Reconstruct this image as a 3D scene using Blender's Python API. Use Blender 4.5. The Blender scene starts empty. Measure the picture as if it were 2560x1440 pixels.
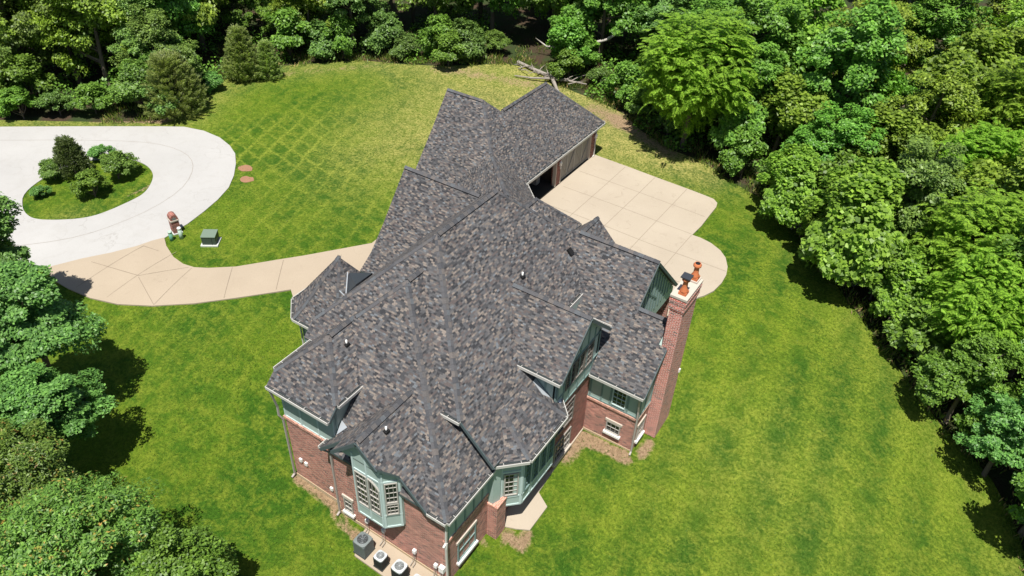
import bpy, math, random
import numpy as np
from mathutils import Vector, Matrix
from mathutils.geometry import delaunay_2d_cdt
PI = math.pi
scene = bpy.context.scene
col = scene.collection

# ------------------------------------------------------------------ camera
# x runs along the long gables of the house, y towards the garage, z up; metres.
pitch, roll, yaw = math.radians(38.468), math.radians(2.767), math.radians(31.56)
fwd = Vector((0, math.cos(pitch), -math.sin(pitch))); rgt = Vector((1, 0, 0)); upv = rgt.cross(fwd)
r2 = rgt*math.cos(roll) + upv*math.sin(roll); u2 = -rgt*math.sin(roll) + upv*math.cos(roll)
rz = Matrix.Rotation(yaw, 3, 'Z')
r2, u2, f2 = rz @ r2, rz @ u2, rz @ fwd
cam = bpy.data.cameras.new('camera'); camo = bpy.data.objects.new('camera', cam); col.objects.link(camo)
m = Matrix.Identity(4)
for i in range(3):
    m[i][0], m[i][1], m[i][2] = r2[i], u2[i], -f2[i]
m[2][3] = 30.0
camo.matrix_world = m
cam.sensor_width = 36; cam.lens = 36*1934/2560; cam.clip_end = 1000; cam.clip_start = .5
scene.camera = camo

# ------------------------------------------------------------------ light
sd = Vector((.15, -.35, 1)).normalized()          # towards the sun
sun = bpy.data.lights.new('sun', 'SUN'); suno = bpy.data.objects.new('sun', sun); col.objects.link(suno)
sun.energy = 4.9; sun.angle = math.radians(.5); sun.color = (1, .955, .88)
suno.rotation_euler = sd.to_track_quat('Z', 'Y').to_euler()
w = bpy.data.worlds.new('World'); scene.world = w; w.use_nodes = True
nt = w.node_tree; bg = nt.nodes['Background']; sky = nt.nodes.new('ShaderNodeTexSky')
sky.sky_type = 'NISHITA'; sky.sun_disc = False
sky.sun_elevation = math.asin(sd.z); sky.sun_rotation = math.atan2(sd.x, sd.y)
nt.links.new(sky.outputs[0], bg.inputs[0]); bg.inputs[1].default_value = .056
scene.view_settings.view_transform = 'Standard'; scene.view_settings.look = 'None'
scene.view_settings.exposure = 0.58; scene.view_settings.gamma = 1

# ------------------------------------------------------------------ node helpers
class NT:
    def __init__(s, name, rough=.8):
        s.m = bpy.data.materials.new(name); s.m.use_nodes = True; s.t = s.m.node_tree
        s.b = s.t.nodes['Principled BSDF']; s.b.inputs['Roughness'].default_value = rough
        s.b.inputs['Specular IOR Level'].default_value = .3
        s.out = s.t.nodes['Material Output']
    def n(s, ty, **k):
        x = s.t.nodes.new('ShaderNode'+ty)
        for a, v in k.items():
            if hasattr(x, a): setattr(x, a, v)
        return x
    def l(s, a, b): s.t.links.new(a, b)
    def v(s, sock, val):
        if hasattr(val, 'is_output') or isinstance(val, bpy.types.NodeSocket): s.l(val, sock)
        else: sock.default_value = val
    def math(s, op, a, b=0., c=0.):
        x = s.n('Math', operation=op); s.v(x.inputs[0], a); s.v(x.inputs[1], b); s.v(x.inputs[2], c); return x.outputs[0]
    def mix(s, f, a, b, mode='MIX'):
        x = s.n('Mix', data_type='RGBA', blend_type=mode)
        s.v(x.inputs[0], f); s.v(x.inputs[6], a if not isinstance(a, tuple) else (*a, 1)); s.v(x.inputs[7], b if not isinstance(b, tuple) else (*b, 1))
        return x.outputs[2]
    def ramp(s, f, pts, mode='LINEAR'):
        x = s.n('ValToRGB'); cr = x.color_ramp; cr.interpolation = mode
        while len(cr.elements) < len(pts): cr.elements.new(.5)
        for e, (p, c) in zip(cr.elements, pts):
            e.position = p; e.color = (*c, 1) if isinstance(c, tuple) else (c, c, c, 1)
        s.v(x.inputs[0], f); return x.outputs[0]
    def noise(s, vec, scale, detail=3, rough=.55, dist=0.):
        x = s.n('TexNoise'); s.v(x.inputs['Vector'], vec); x.inputs['Scale'].default_value = scale
        x.inputs['Detail'].default_value = detail; x.inputs['Roughness'].default_value = rough; x.inputs['Distortion'].default_value = dist
        return x.outputs[0]
    def pos(s): return s.n('NewGeometry').outputs['Position']
    def uv(s):
        x = s.n('UVMap'); x.uv_map = 'UVMap'; return x.outputs[0]
    def sep(s, v):
        x = s.n('SeparateXYZ'); s.l(v, x.inputs[0]); return x.outputs
    def comb(s, a, b, c=0.):
        x = s.n('CombineXYZ'); s.v(x.inputs[0], a); s.v(x.inputs[1], b); s.v(x.inputs[2], c); return x.outputs[0]
    def bump(s, h, strength=.3, dist=.02):
        x = s.n('Bump'); x.inputs['Strength'].default_value = strength; x.inputs['Distance'].default_value = dist
        s.l(h, x.inputs['Height']); s.l(x.outputs[0], s.b.inputs['Normal'])
    def base(s, c): s.v(s.b.inputs['Base Color'], c if not isinstance(c, tuple) else (*c, 1)); return s

def plain(name, c, rough=.6, metal=0., var=.12, scale=3.):
    t = NT(name, rough); t.b.inputs['Metallic'].default_value = metal
    nz = t.noise(t.pos(), scale, 4); nz2 = t.noise(t.pos(), scale*9, 2)
    f = t.math('MULTIPLY_ADD', t.math('ADD', nz, nz2), var, 1-var)
    x = t.n('VectorMath', operation='SCALE'); x.inputs[0].default_value = c; t.l(f, x.inputs['Scale'])
    t.l(x.outputs[0], t.b.inputs['Base Color']); return t.m

# shingles: rows of random-width tabs, colours picked per tab
def shingle_mat():
    t = NT('asphalt_shingles', .93); t.b.inputs['Specular IOR Level'].default_value = .12
    u, v, _ = t.sep(t.uv())
    row = t.math('FLOOR', t.math('MULTIPLY', v, 1/.084))
    wn = t.n('TexWhiteNoise', noise_dimensions='1D'); t.l(row, wn.inputs['W'])
    off = t.math('MULTIPLY', wn.outputs[0], 37.)
    vo = t.n('TexVoronoi', voronoi_dimensions='1D'); vo.inputs['Scale'].default_value = 1
    t.l(t.math('ADD', t.math('MULTIPLY', u, 1/.16), t.math('ADD', off, t.math('MULTIPLY', row, 53.))), vo.inputs['W'])
    r = t.sep(vo.outputs['Color'])
    base = t.ramp(r[0], [(0, (.038, .039, .043)), (.12, (.060, .060, .064)), (.32, (.086, .087, .092)), (.50, (.096, .082, .080)), (.64, (.112, .108, .109)), (.78, (.145, .127, .115)), (.89, (.195, .168, .148)), (.96, (.130, .142, .155))], 'CONSTANT')
    gr = t.noise(t.pos(), 22, 3); lg = t.noise(t.pos(), .35, 3)
    k = t.math('MULTIPLY_ADD', gr, .5, t.math('MULTIPLY_ADD', lg, .45, .52))
    fr = t.math('FRACT', t.math('MULTIPLY', v, 1/.084))
    c = t.mix(1., base, t.comb(k, k, k), 'MULTIPLY'); t.base(c)
    t.bump(t.math('ADD', t.math('SUBTRACT', 1., fr), t.math('MULTIPLY', r[1], .6)), .55, .02)
    return t.m
def cap_mat():
    t = NT('ridge_cap_shingles', .93); t.b.inputs['Specular IOR Level'].default_value = .12
    g = t.n('NewGeometry').outputs['Random Per Island']
    c = t.ramp(g, [(0, (.068, .070, .077)), (.2, (.088, .088, .094)), (.5, (.105, .099, .098)), (.75, (.125, .113, .108)), (.9, (.098, .106, .116))], 'CONSTANT')
    gr = t.noise(t.pos(), 18, 3); k = t.math('MULTIPLY_ADD', gr, .8, .6)
    t.base(t.mix(1., c, t.comb(k, k, k), 'MULTIPLY')); return t.m
def brick_mat(name, c1, c2, mortar, dark=(.06, .025, .022), soldier=False):
    t = NT(name, .88)
    b = t.n('TexBrick'); b.offset = .5
    vec = t.uv()
    if soldier:
        u, v, _ = t.sep(vec); vec = t.comb(v, u)
    t.l(vec, b.inputs['Vector']); b.inputs['Scale'].default_value = 1
    b.inputs['Brick Width'].default_value = .225; b.inputs['Row Height'].default_value = .078
    b.inputs['Mortar Size'].default_value = .013; b.inputs['Mortar Smooth'].default_value = .3
    b.inputs['Color1'].default_value = (0, 0, 0, 1); b.inputs['Color2'].default_value = (1, 1, 1, 1); b.inputs['Mortar'].default_value = (.5, .5, .5, 1)
    pick = t.ramp(b.outputs['Color'], [(0, dark), (.14, c1), (.5, c2), (.8, tuple(min(1, a*1.45+.02) for a in c2)), (1, c1)])
    lg = t.noise(t.pos(), .8, 4); hf = t.noise(t.pos(), 7.5, 2, .8); k = t.math('MULTIPLY_ADD', lg, .8, t.math('MULTIPLY_ADD', hf, 1.3, -.05))
    cc = t.mix(1., pick, t.comb(k, k, k), 'MULTIPLY')
    t.base(t.mix(b.outputs['Fac'], cc, mortar)); t.bump(t.math('SUBTRACT', 1., b.outputs['Fac']), .5, .01)
    return t.m

M = {}
M['shingle'] = shingle_mat(); M['cap'] = cap_mat()
M['brick'] = brick_mat('red_brick', (.26, .062, .046), (.36, .125, .09), (.46, .385, .33))
M['brick_dark'] = brick_mat('deep_red_brick', (.19, .042, .033), (.25, .07, .05), (.30, .22, .19))
M['brick_chim'] = brick_mat('chimney_brick', (.34, .06, .045), (.42, .11, .08), (.70, .58, .52))
M['soldier'] = brick_mat('soldier_course', (.40, .15, .10), (.50, .22, .16), (.5, .38, .32), (.26, .09, .07), True)
M['green'] = plain('sage_green_board', (.33, .42, .39), .6)
M['green_trim'] = plain('green_batten', (.17, .25, .24), .6)
M['green_light'] = plain('pale_sage_trim', (.44, .54, .53), .55)
M['grey_board'] = plain('grey_green_fascia', (.07, .095, .10), .6)
M['white'] = plain('white_paint', (.72, .72, .70), .5)
M['stone'] = plain('limestone', (.46, .415, .355), .85, scale=6)
M['gutter'] = plain('beige_gutter', (.52, .51, .48), .4)
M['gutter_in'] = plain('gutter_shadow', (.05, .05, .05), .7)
M['downspout'] = plain('taupe_downspout', (.34, .31, .29), .45)
M['black'] = plain('black_plastic', (.012, .012, .013), .6)
M['lead'] = plain('lead_flashing', (.055, .062, .075), .42, .35)
M['lead_light'] = plain('pale_metal_flashing', (.42, .45, .48), .4, .3)
M['frame'] = plain('taupe_window_frame', (.36, .345, .315), .5)
M['door'] = plain('taupe_garage_door', (.27, .25, .225), .6)
M['door_dark'] = plain('dark_door_panel', (.17, .155, .14), .6)
M['terracotta'] = plain('terracotta', (.50, .16, .065), .75, scale=5)
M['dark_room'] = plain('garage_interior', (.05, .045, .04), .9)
M['foundation'] = plain('foundation_concrete', (.42, .33, .22), .9, var=.25)
def glass():
    t = NT('window_glass', .06); t.base((.012, .016, .018)); t.b.inputs['Specular IOR Level'].default_value = .6; return t.m
M['glass'] = glass()
def glass_green():
    t = NT('window_screen', .5); nz = t.noise(t.pos(), 7, 3)
    t.base(t.mix(nz, (.02, .05, .03), (.05, .11, .07))); return t.m
M['screen'] = glass_green()

# ------------------------------------------------------------------ object helpers
def link(name, me, parent=None, mat=None, kind=None):
    o = bpy.data.objects.new(name, me); col.objects.link(o)
    if parent is not None: o.parent = parent
    if mat is not None:
        for mm in (mat if isinstance(mat, (list, tuple)) else [mat]): me.materials.append(M[mm] if isinstance(mm, str) else mm)
    if kind: o['kind'] = kind
    return o
def empty(name, loc, label, cat, group=None, rz=0):
    o = bpy.data.objects.new(name, None); col.objects.link(o); o.empty_display_size = .3
    o.location = loc; o.rotation_euler = (0, 0, rz); o['label'] = label; o['category'] = cat
    if group: o['group'] = group
    return o
def tag(o, label, cat, group=None):
    o['label'] = label; o['category'] = cat
    if group: o['group'] = group
    return o

class MB:
    """collects faces with metre UVs, then links them as one mesh"""
    def __init__(s): s.v = []; s.f = []; s.uv = []; s.mi = []; s.k = 0; s.smooth = []
    def face(s, pts, uvs=None, sm=False):
        pts = [Vector(p) for p in pts]
        i = len(s.v); s.v += pts; s.f.append(list(range(i, i+len(pts)))); s.mi.append(s.k); s.smooth.append(sm)
        if uvs is None:
            n = Vector((0, 0, 0))
            for a in range(len(pts)):
                p, q = pts[a], pts[(a+1) % len(pts)]; n += p.cross(q)
            n.normalize()
            if abs(n.z) > .999: e = Vector((1, 0, 0))
            else: e = Vector((-n.y, n.x, 0)).normalized()
            g = n.cross(e)
            uvs = [(p.dot(e), p.dot(g)) for p in pts]
        s.uv += uvs
    def prism(s, top, off):
        """polygon extruded by vector off (closed)"""
        top = [Vector(p) for p in top]; off = Vector(off); bot = [p+off for p in top]
        s.face(top); s.face(bot[::-1])
        n = len(top)
        for a in range(n): b = (a+1) % n; s.face([top[a], bot[a], bot[b], top[b]])
    def box(s, c, sz, rot=0, ax=None):
        c = Vector(c); h = Vector(sz)/2; R = ax if ax is not None else Matrix.Rotation(rot, 3, 'Z')
        P = [c + R @ Vector((x*h.x, y*h.y, z*h.z)) for z in (-1, 1) for y in (-1, 1) for x in (-1, 1)]
        for q in ((0, 2, 3, 1), (4, 5, 7, 6), (0, 1, 5, 4), (2, 6, 7, 3), (0, 4, 6, 2), (1, 3, 7, 5)): s.face([P[i] for i in q])
    def bar(s, a, b, wd, ht, up=(0, 0, 1)):
        a, b = Vector(a), Vector(b); d = (b-a); L = d.length; d.normalize(); up = Vector(up)
        x = d.cross(up).normalized(); z = x.cross(d)
        R = Matrix((x, d, z)).transposed(); s.box((a+b)/2, (wd, L, ht), ax=R)
    def tube(s, pts, rad, n=8, cap=True):
        pts = [Vector(p) for p in pts]; rings = []
        if not isinstance(rad, (list, tuple)): rad = [rad]*len(pts)
        for i, p in enumerate(pts):
            d = (pts[min(i+1, len(pts)-1)] - pts[max(i-1, 0)]).normalized()
            x = d.cross(Vector((0, 0, 1)) if abs(d.z) < .95 else Vector((1, 0, 0))).normalized(); y = d.cross(x)
            rings.append([p + (x*math.cos(2*PI*k/n) + y*math.sin(2*PI*k/n))*rad[i] for k in range(n)])
        L = 0
        for i in range(len(pts)-1):
            l2 = L+(pts[i+1]-pts[i]).length
            for k in range(n):
                q = (k+1) % n; r = rad[i]*2*PI
                s.face([rings[i][k], rings[i+1][k], rings[i+1][q], rings[i][q]], [(k/n*r, L), (k/n*r, l2), ((k+1)/n*r, l2), ((k+1)/n*r, L)], True)
            L = l2
        if cap: s.face(rings[-1]); s.face(rings[0][::-1])
    def lathe(s, prof, c, n=20, sq=None):
        c = Vector(c); rings = []
        for r, z in prof: rings.append([c + Vector((r*math.cos(2*PI*k/n), r*math.sin(2*PI*k/n), z)) for k in range(n)])
        for i in range(len(prof)-1):
            for k in range(n):
                q = (k+1) % n; s.face([rings[i][k], rings[i][q], rings[i+1][q], rings[i+1][k]], None, True)
        s.face(rings[-1]); s.face(rings[0][::-1])
    def build(s, name, mat, parent=None, kind=None, weld=False):
        me = bpy.data.meshes.new(name); me.from_pydata([tuple(p) for p in s.v], [], s.f)
        uv = me.uv_layers.new(name='UVMap')
        arr = np.array(s.uv, dtype=np.float32).ravel(); uv.data.foreach_set('uv', arr)
        me.polygons.foreach_set('material_index', s.mi); me.polygons.foreach_set('use_smooth', s.smooth)
        if any(s.smooth):
            import bmesh
            b = bmesh.new(); b.from_mesh(me); bmesh.ops.remove_doubles(b, verts=b.verts, dist=.0005); b.to_mesh(me); b.free()
        me.update(); return link(name, me, parent, mat, kind)
# ------------------------------------------------------------------ terrain
CT = [(-20, 42, 0), (-10, 40, 0), (-23, 50, 0), (-28, 55, 0), (-31, 40, 0), (-5, 35, -0.4), (-14, 34, 0), (-24, 30, 0), (-35, 50, 0), (-8, 26, -1.55), (-9.5, 24.5, -1.65), (-11.5, 24, -1.75), (-11, 18, -2.0), (-12, 14.5, -2.15), (-16.6, 14.3, -2.0), (-21.4, 15.2, -1.75), (-18.5, 14, -1.9), (-20, 10, -2.2), (-29, 20, -0.5), (-33, 24, -0.2), (-40, 25, -0.5), (-48, 34, -0.6), (-62, 40, -0.6), (-40, 65, 0.6), (-75, 50, 0), (5, 60, -1), (12, 30, -3), (2, 12, -3), (-8, 4, -3), (-30, 6, -2), (-40, 12, -1.4), (40, 60, -3), (-20, 90, 1), (-90, 90, 1)]
def terrain(x, y):
    s = 0; t = 0
    for a, b, c in CT:
        w_ = 1/((x-a)**2+(y-b)**2+4.0)**1.6; s += w_*c; t += w_
    return s/t
def inside(px, py, poly):
    r = False; j = len(poly)-1
    for i in range(len(poly)):
        xi, yi = poly[i]; xj, yj = poly[j]
        if (yi > py) != (yj > py) and px < (xj-xi)*(py-yi)/(yj-yi)+xi: r = not r
        j = i
    return r
def smooth_poly(p, k=2):
    for _ in range(k):
        q = []
        for i in range(len(p)):
            a, b = p[i], p[(i+1) % len(p)]
            q += [(a[0]*.75+b[0]*.25, a[1]*.75+b[1]*.25), (a[0]*.25+b[0]*.75, a[1]*.25+b[1]*.75)]
        p = q
    return p
def dist_poly(x, y, poly, closed=True):
    best = 1e9; n = len(poly)
    for i in range(n if closed else n-1):
        ax, ay = poly[i]; bx, by = poly[(i+1) % n]; dx, dy = bx-ax, by-ay
        t = max(0, min(1, ((x-ax)*dx+(y-ay)*dy)/(dx*dx+dy*dy+1e-9)))
        best = min(best, (x-ax-t*dx)**2+(y-ay-t*dy)**2)
    return math.sqrt(best)
def drape(name, outer, lift, step, mat, holes=(), attr=None, kind='structure', edge=0.):
    """polygon laid over the terrain with a fine grid inside; edge > 0 closes the rim downwards"""
    vs = []; es = []
    for loop in [outer]+list(holes):
        i0 = len(vs); n = len(loop); vs += [Vector(p) for p in loop]
        es += [(i0+i, i0+(i+1) % n) for i in range(n)]
    nb = len(vs)
    x0 = min(p[0] for p in outer); x1 = max(p[0] for p in outer); y0 = min(p[1] for p in outer); y1 = max(p[1] for p in outer)
    x = x0+step*.4
    while x < x1:
        y = y0+step*.4
        while y < y1:
            if inside(x, y, outer) and not any(inside(x, y, h) for h in holes) and (edge == 0 or dist_poly(x, y, outer) > step*.3): vs.append(Vector((x, y)))
            y += step
        x += step
    vo, eo, fo, *_ = delaunay_2d_cdt(vs, es, [], 0, 1e-5)
    fs = []
    for f in fo:
        cx = sum(vo[i].x for i in f)/3; cy = sum(vo[i].y for i in f)/3
        if inside(cx, cy, outer) and not any(inside(cx, cy, h) for h in holes):
            a, b, c = (vo[i] for i in f)
            if (b-a).cross(c-a) < 0: f = f[::-1]
            fs.append(tuple(f))
    V = [(p.x, p.y, terrain(p.x, p.y)+lift) for p in vo]
    if edge > 0:
        cnt = {}
        for f in fs:
            for a, b in zip(f, f[1:]+f[:1]): cnt[(a, b)] = 1
        for (a, b) in list(cnt):
            if (b, a) not in cnt:
                k = len(V); V += [(V[a][0], V[a][1], V[a][2]-edge), (V[b][0], V[b][1], V[b][2]-edge), V[a], V[b]]; fs.append((k+3, k+2, k, k+1))
    me = bpy.data.meshes.new(name); me.from_pydata(V, [], fs)
    if attr:
        ca = me.color_attributes.new('mask', 'FLOAT_COLOR', 'POINT')
        dat = np.array([(*attr(p[0], p[1]), 1.) for p in V], dtype=np.float32).ravel(); ca.data.foreach_set('color', dat)
    for p in me.polygons: p.use_smooth = True
    return link(name, me, None, mat, kind)

LAWN_EDGE = [(-73.13, 21.8), (-66.86, 26.54), (-60.19, 31.17), (-56.66, 34.16), (-56.23, 35.62), (-57.81, 39.42), (-59.07, 42.25), (-57.99, 46.09), (-57.04, 48.24), (-54.33, 50.88), (-51.58, 53.55), (-47.64, 54.89), (-44.07, 56.57), (-40.94, 58.8), (-39.2, 60.35), (-36.43, 61.02), (-32.65, 59.94), (-30.38, 59.71), (-28.12, 59.39), (-25.28, 58.56), (-22.8, 56.68), (-19.15, 55.12), (-16.27, 54.97), (-13.33, 53.47), (-10.78, 52.65), (-8.59, 51.65), (-6.52, 49.71), (-4.75, 47.48), (-2.36, 44.53), (-0.01, 42.15), (1.58, 40.45), (3.32, 38.82), (4.97, 37.49), (6.67, 36.78), (8.13, 35.95), (9.4, 34.47), (10.21, 32.69), (11.15, 30.32), (12.95, 27.08)]
ROAD = [(-77.68, 16.49), (-71.74, 21.13), (-65.67, 25.86), (-60.71, 29.7), (-55.63, 33.57), (-54.04, 34.7), (-52.2, 35.22), (-50.26, 35.22), (-48.58, 34.79), (-47.24, 34.16), (-45.97, 33.12), (-44.67, 31.79), (-43.59, 30.37), (-42.88, 28.78), (-42.39, 27.14), (-42.04, 25.5), (-41.98, 24.47), (-41.88, 23.43), (-42.31, 21.88), (-43.14, 20.36), (-44.26, 18.78), (-45.1, 17.9), (-46.87, 16.54), (-49.79, 14.07), (-53.27, 11.01), (-56.86, 8.12)]
ISLAND = [(-55.7, 23.6), (-55.66, 25.25), (-55.17, 26.9), (-53.77, 28.33), (-52.66, 28.88), (-51.1, 28.97), (-49.56, 28.42), (-48.54, 27.42), (-47.79, 26.27), (-47.71, 25.17), (-47.91, 23.08), (-48.49, 21.87), (-49.9, 20.69), (-51.17, 19.95), (-52.18, 19.96), (-53.21, 20.28), (-54.84, 21.31)]
DRIVE_TOP = [(-41.89, 23.48), (-40.99, 22.95), (-39.61, 22.43), (-38.49, 22.3), (-37.6, 22.45), (-36.78, 22.87), (-35.34, 23.89), (-33.74, 25.92), (-32.76, 27.26), (-30.15, 30.91)]
DRIVE_BOT = [(-45.73, 17.32), (-44.4, 16.93), (-42.87, 16.97), (-40.92, 17.18), (-38.88, 17.71), (-36.79, 18.67), (-34.7, 20.09), (-32.94, 21.78), (-31.34, 23.63), (-30.86, 24.26), (-30.31, 23.89)]
APRON = [(-23.49, 50.29), (-20.82, 50.2), (-18.02, 50.11), (-15.15, 50.11), (-14.16, 50.08), (-13.5, 50.03), (-13.07, 49.68), (-12.92, 49.1), (-12.9, 47.99), (-12.83, 46.06), (-12.9, 44.52), (-12.31, 44.54), (-11.46, 44.36), (-10.6, 43.89), (-9.99, 43.27), (-9.49, 42.32), (-9.24, 41.41), (-9.17, 40.42), (-9.28, 39.34), (-9.59, 38.57), (-9.86, 38.15)]

def G(x, y, cx, cy, r): return math.exp(-((x-cx)**2+(y-cy)**2)/(r*r))
def seg(x, y, a, b, r):
    ax, ay = a; bx, by = b; dx, dy = bx-ax, by-ay
    t = max(0, min(1, ((x-ax)*dx+(y-ay)*dy)/(dx*dx+dy*dy)))
    return math.exp(-((x-ax-t*dx)**2+(y-ay-t*dy)**2)/(r*r))
def lawn_mask(x, y):
    d = dist_poly(x, y, LAWN_EDGE, False)
    dry = (.5 if x < -14 else .12)*math.exp(-(d/3.)**2) + 1.1*G(x, y, -28, 56, 7) + .7*G(x, y, -38, 53, 7) + .6*G(x, y, -36, 43, 7) + .8*G(x, y, -20, 54.5, 4.5) + .12*G(x, y, -2, 28, 7)+.35*G(x, y, -49, 21, 1.6)
    soil = .8*seg(x, y, (-21.6, 15.15), (-18.4, 15.0), .3) + .8*seg(x, y, (-18.5, 14.7), (-16.4, 14.4), .4) + .6*seg(x, y, (-11.6, 17.4), (-10.2, 18.9), .5) + .6*G(x, y, -10.2, 18.5, .6)
    soil += .9*seg(x, y, (-10.6, 23.5), (-10.7, 25.6), .5) + .85*seg(x, y, (-10.6, 25.6), (-8.4, 25.5), .4) + .85*seg(x, y, (-8.0, 25.8), (-7.4, 27.4), .45)+.5*G(x, y, -8, 24.0, .5)
    soil += .55*G(x, y, -27.5, 57.5, 3.) + .5*seg(x, y, (-33, 59), (-44, 56), 2.2) + .6*seg(x, y, (-24, 57), (-19, 54.5), 1.8) + .45*seg(x, y, (-49, 54), (-57.5, 45), 1.6)
    soil += 1.*seg(x, y, (-56.6, 34.8), (-62, 31), 1.1)+.5*seg(x, y, (-8.6, 51), (-3, 45), .7)+.55*seg(x,y,(-47.9,22.5),(-48.6,27.2),.4)
    return (min(1, dry), min(1, soil), min(1, 1.05*G(x, y, -41, 33, 13)+.08))

def ground_mats():
    t = NT('lawn_grass', .95); t.b.inputs['Specular IOR Level'].default_value = .1
    p = t.pos(); x, y, z = t.sep(p)
    a = t.n('Attribute'); a.attribute_name = 'mask'; dry, soil, mow = t.sep(a.outputs['Color'])
    n1 = t.noise(p, .16, 4, .6, .4); n2 = t.noise(p, 1.1, 6, .72, .5); n3 = t.noise(p, 6, 4, .75); n4 = t.noise(p, 30, 2, .7)
    c = t.mix(t.ramp(t.math('MULTIPLY_ADD', n2, .35, t.math('MULTIPLY', n1, .75)), [(.46, 0.), (.64, 1.)]), (.042, .112, .009), (.100, .172, .012))
    c = t.mix(t.ramp(t.math('MULTIPLY_ADD', n3, .35, t.math('MULTIPLY', n2, .7)), [(.48, 0.), (.68, .95)]), c, (.165, .215, .022))
    # mowing passes: two crossing sets of faint yellow tracks
    def tracks(ax, ay, period):
        s_ = t.math('ADD', t.math('MULTIPLY', x, ax/period), t.math('MULTIPLY', y, ay/period))
        s_ = t.math('ADD', s_, t.math('MULTIPLY_ADD', n1, .9, t.math('MULTIPLY', n2, .30)))
        f = t.math('ABSOLUTE', t.math('SUBTRACT', t.math('FRACT', s_), .5))
        return t.ramp(f, [(0, 1.), (.17, 0.)])
    zone = t.ramp(t.math('DISTANCE', x, 0.) if False else t.math('ADD', t.math('MULTIPLY', x, -1.), 0.), [(0, 0.), (1, 1.)])
    d1 = tracks(.95, .31, 1.6); d2 = tracks(.24, .97, 1.35)
    big = t.ramp(t.noise(p, .09, 2), [(.4, .25), (.6, 1.)])
    tr = t.math('MULTIPLY', t.math('MAXIMUM', d1, t.math('MULTIPLY', d2, .8)), big)
    tr = t.math('MULTIPLY', tr, t.ramp(n3, [(.3, .15), (.6, 1.)]))
    c = t.mix(t.math('MULTIPLY', tr, t.math('MULTIPLY', mow, .75)), c, (.30, .34, .045))
    s3 = t.math('ADD', t.math('MULTIPLY', x, .40), t.math('ADD', t.math('MULTIPLY', y, .055), t.math('MULTIPLY', n2, .30)))
    f3 = t.ramp(t.math('ABSOLUTE', t.math('SUBTRACT', t.math('FRACT', s3), .5)), [(.05, 1.), (.4, 0.)])
    zr = t.ramp(t.math('MULTIPLY_ADD', x, .1, 1.), [(0., 0.), (.25, 1.)])
    c = t.mix(t.math('MULTIPLY', t.math('MULTIPLY', f3, zr), t.ramp(n3, [(.3, .08), (.65, .4)])), c, (.25, .32, .025))
    dd = t.math('MULTIPLY', dry, t.ramp(n2, [(.3, .4), (.6, 1.)]))
    c = t.mix(t.math('MULTIPLY', dd, t.ramp(n3, [(.32, .0), (.6, 1.)])), c, (.42, .36, .13))
    so = t.math('ADD', soil, t.math('MULTIPLY_ADD', n3, .5, t.math('MULTIPLY_ADD', n2, .5, -.5)))
    sm = t.math('MULTIPLY', t.ramp(so, [(.42, 0.), (.6, 1.)]), t.ramp(soil, [(.1, 0.), (.3, 1.)]))
    c = t.mix(sm, c, t.mix(n3, (.25, .165, .095), (.37, .27, .17)))
    k = t.math('MULTIPLY_ADD', n4, 1.7, t.math('MULTIPLY_ADD', n3, 1.5, -.6))
    c = t.mix(1., c, t.comb(k, k, k), 'MULTIPLY'); t.base(c)
    t.bump(t.math('ADD', n4, t.math('MULTIPLY', n3, 1.5)), 1., .07); M['lawn'] = t.m
    t = NT('woodland_floor', .97); p = t.pos(); n1 = t.noise(p, .4, 4); n2 = t.noise(p, 5, 5, .7)
    c = t.mix(n2, (.02, .014, .008), (.085, .055, .032)); c = t.mix(t.ramp(n1, [(.4, 0.), (.58, .85)]), c, (.025, .05, .01)); t.base(c); t.bump(n2, 1., .1); M['woods'] = t.m
    t = NT('pale_road_concrete', .9); p = t.pos(); n1 = t.noise(p, .25, 4); n2 = t.noise(p, 25, 3, .7)
    v1 = t.n('TexVoronoi', feature='DISTANCE_TO_EDGE'); v1.inputs['Scale'].default_value = .33
    mp = t.n('VectorMath', operation='ADD'); t.l(p, mp.inputs[0]); nn = t.n('TexNoise'); nn.inputs['Scale'].default_value = .7; nn.inputs['Detail'].default_value = 5; t.l(p, nn.inputs['Vector'])
    sc = t.n('VectorMath', operation='SCALE'); t.l(nn.outputs['Color'], sc.inputs[0]); sc.inputs['Scale'].default_value = 2.4; t.l(sc.outputs[0], mp.inputs[1]); t.l(mp.outputs[0], v1.inputs['Vector'])
    cr = t.math('MULTIPLY', t.ramp(v1.outputs['Distance'], [(0, 1.), (.012, 0.)]), t.ramp(t.noise(p, .3, 2), [(.45, 0.), (.65, .38)]))
    c = t.mix(n1, (.34, .334, .325), (.42, .413, .402)); c = t.mix(t.ramp(t.noise(p, 1.1, 5, .7, 1.), [(.5, 0.), (.75, .22)]), c, (.27, .25, .22)); c = t.mix(cr, c, (.2, .185, .165))
    k = t.math('MULTIPLY_ADD', n2, .3, .85); t.base(t.mix(1., c, t.comb(k, k, k), 'MULTIPLY')); t.bump(n2, .3, .01); M['road'] = t.m
    t = NT('exposed_aggregate_concrete', .9); p = t.pos(); n1 = t.noise(p, .3, 4); n2 = t.noise(p, 30, 3, .7); n3 = t.noise(p, 1.1, 4, .7, 1.2)
    c = t.mix(n1, (.32, .262, .195), (.405, .338, .258)); k = t.math('MULTIPLY_ADD', n2, .45, .76)
    c = t.mix(t.ramp(n3, [(.6, 0.), (.78, .4)]), c, (.25, .2, .15)); t.base(t.mix(1., c, t.comb(k, k, k), 'MULTIPLY')); t.bump(n2, .3, .01); M['drive'] = t.m
    t = NT('apron_concrete', .9); p = t.pos(); n1 = t.noise(p, .35, 4); n2 = t.noise(p, 30, 3, .7); n3 = t.noise(p, .8, 5, .75, 1.6)
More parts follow.
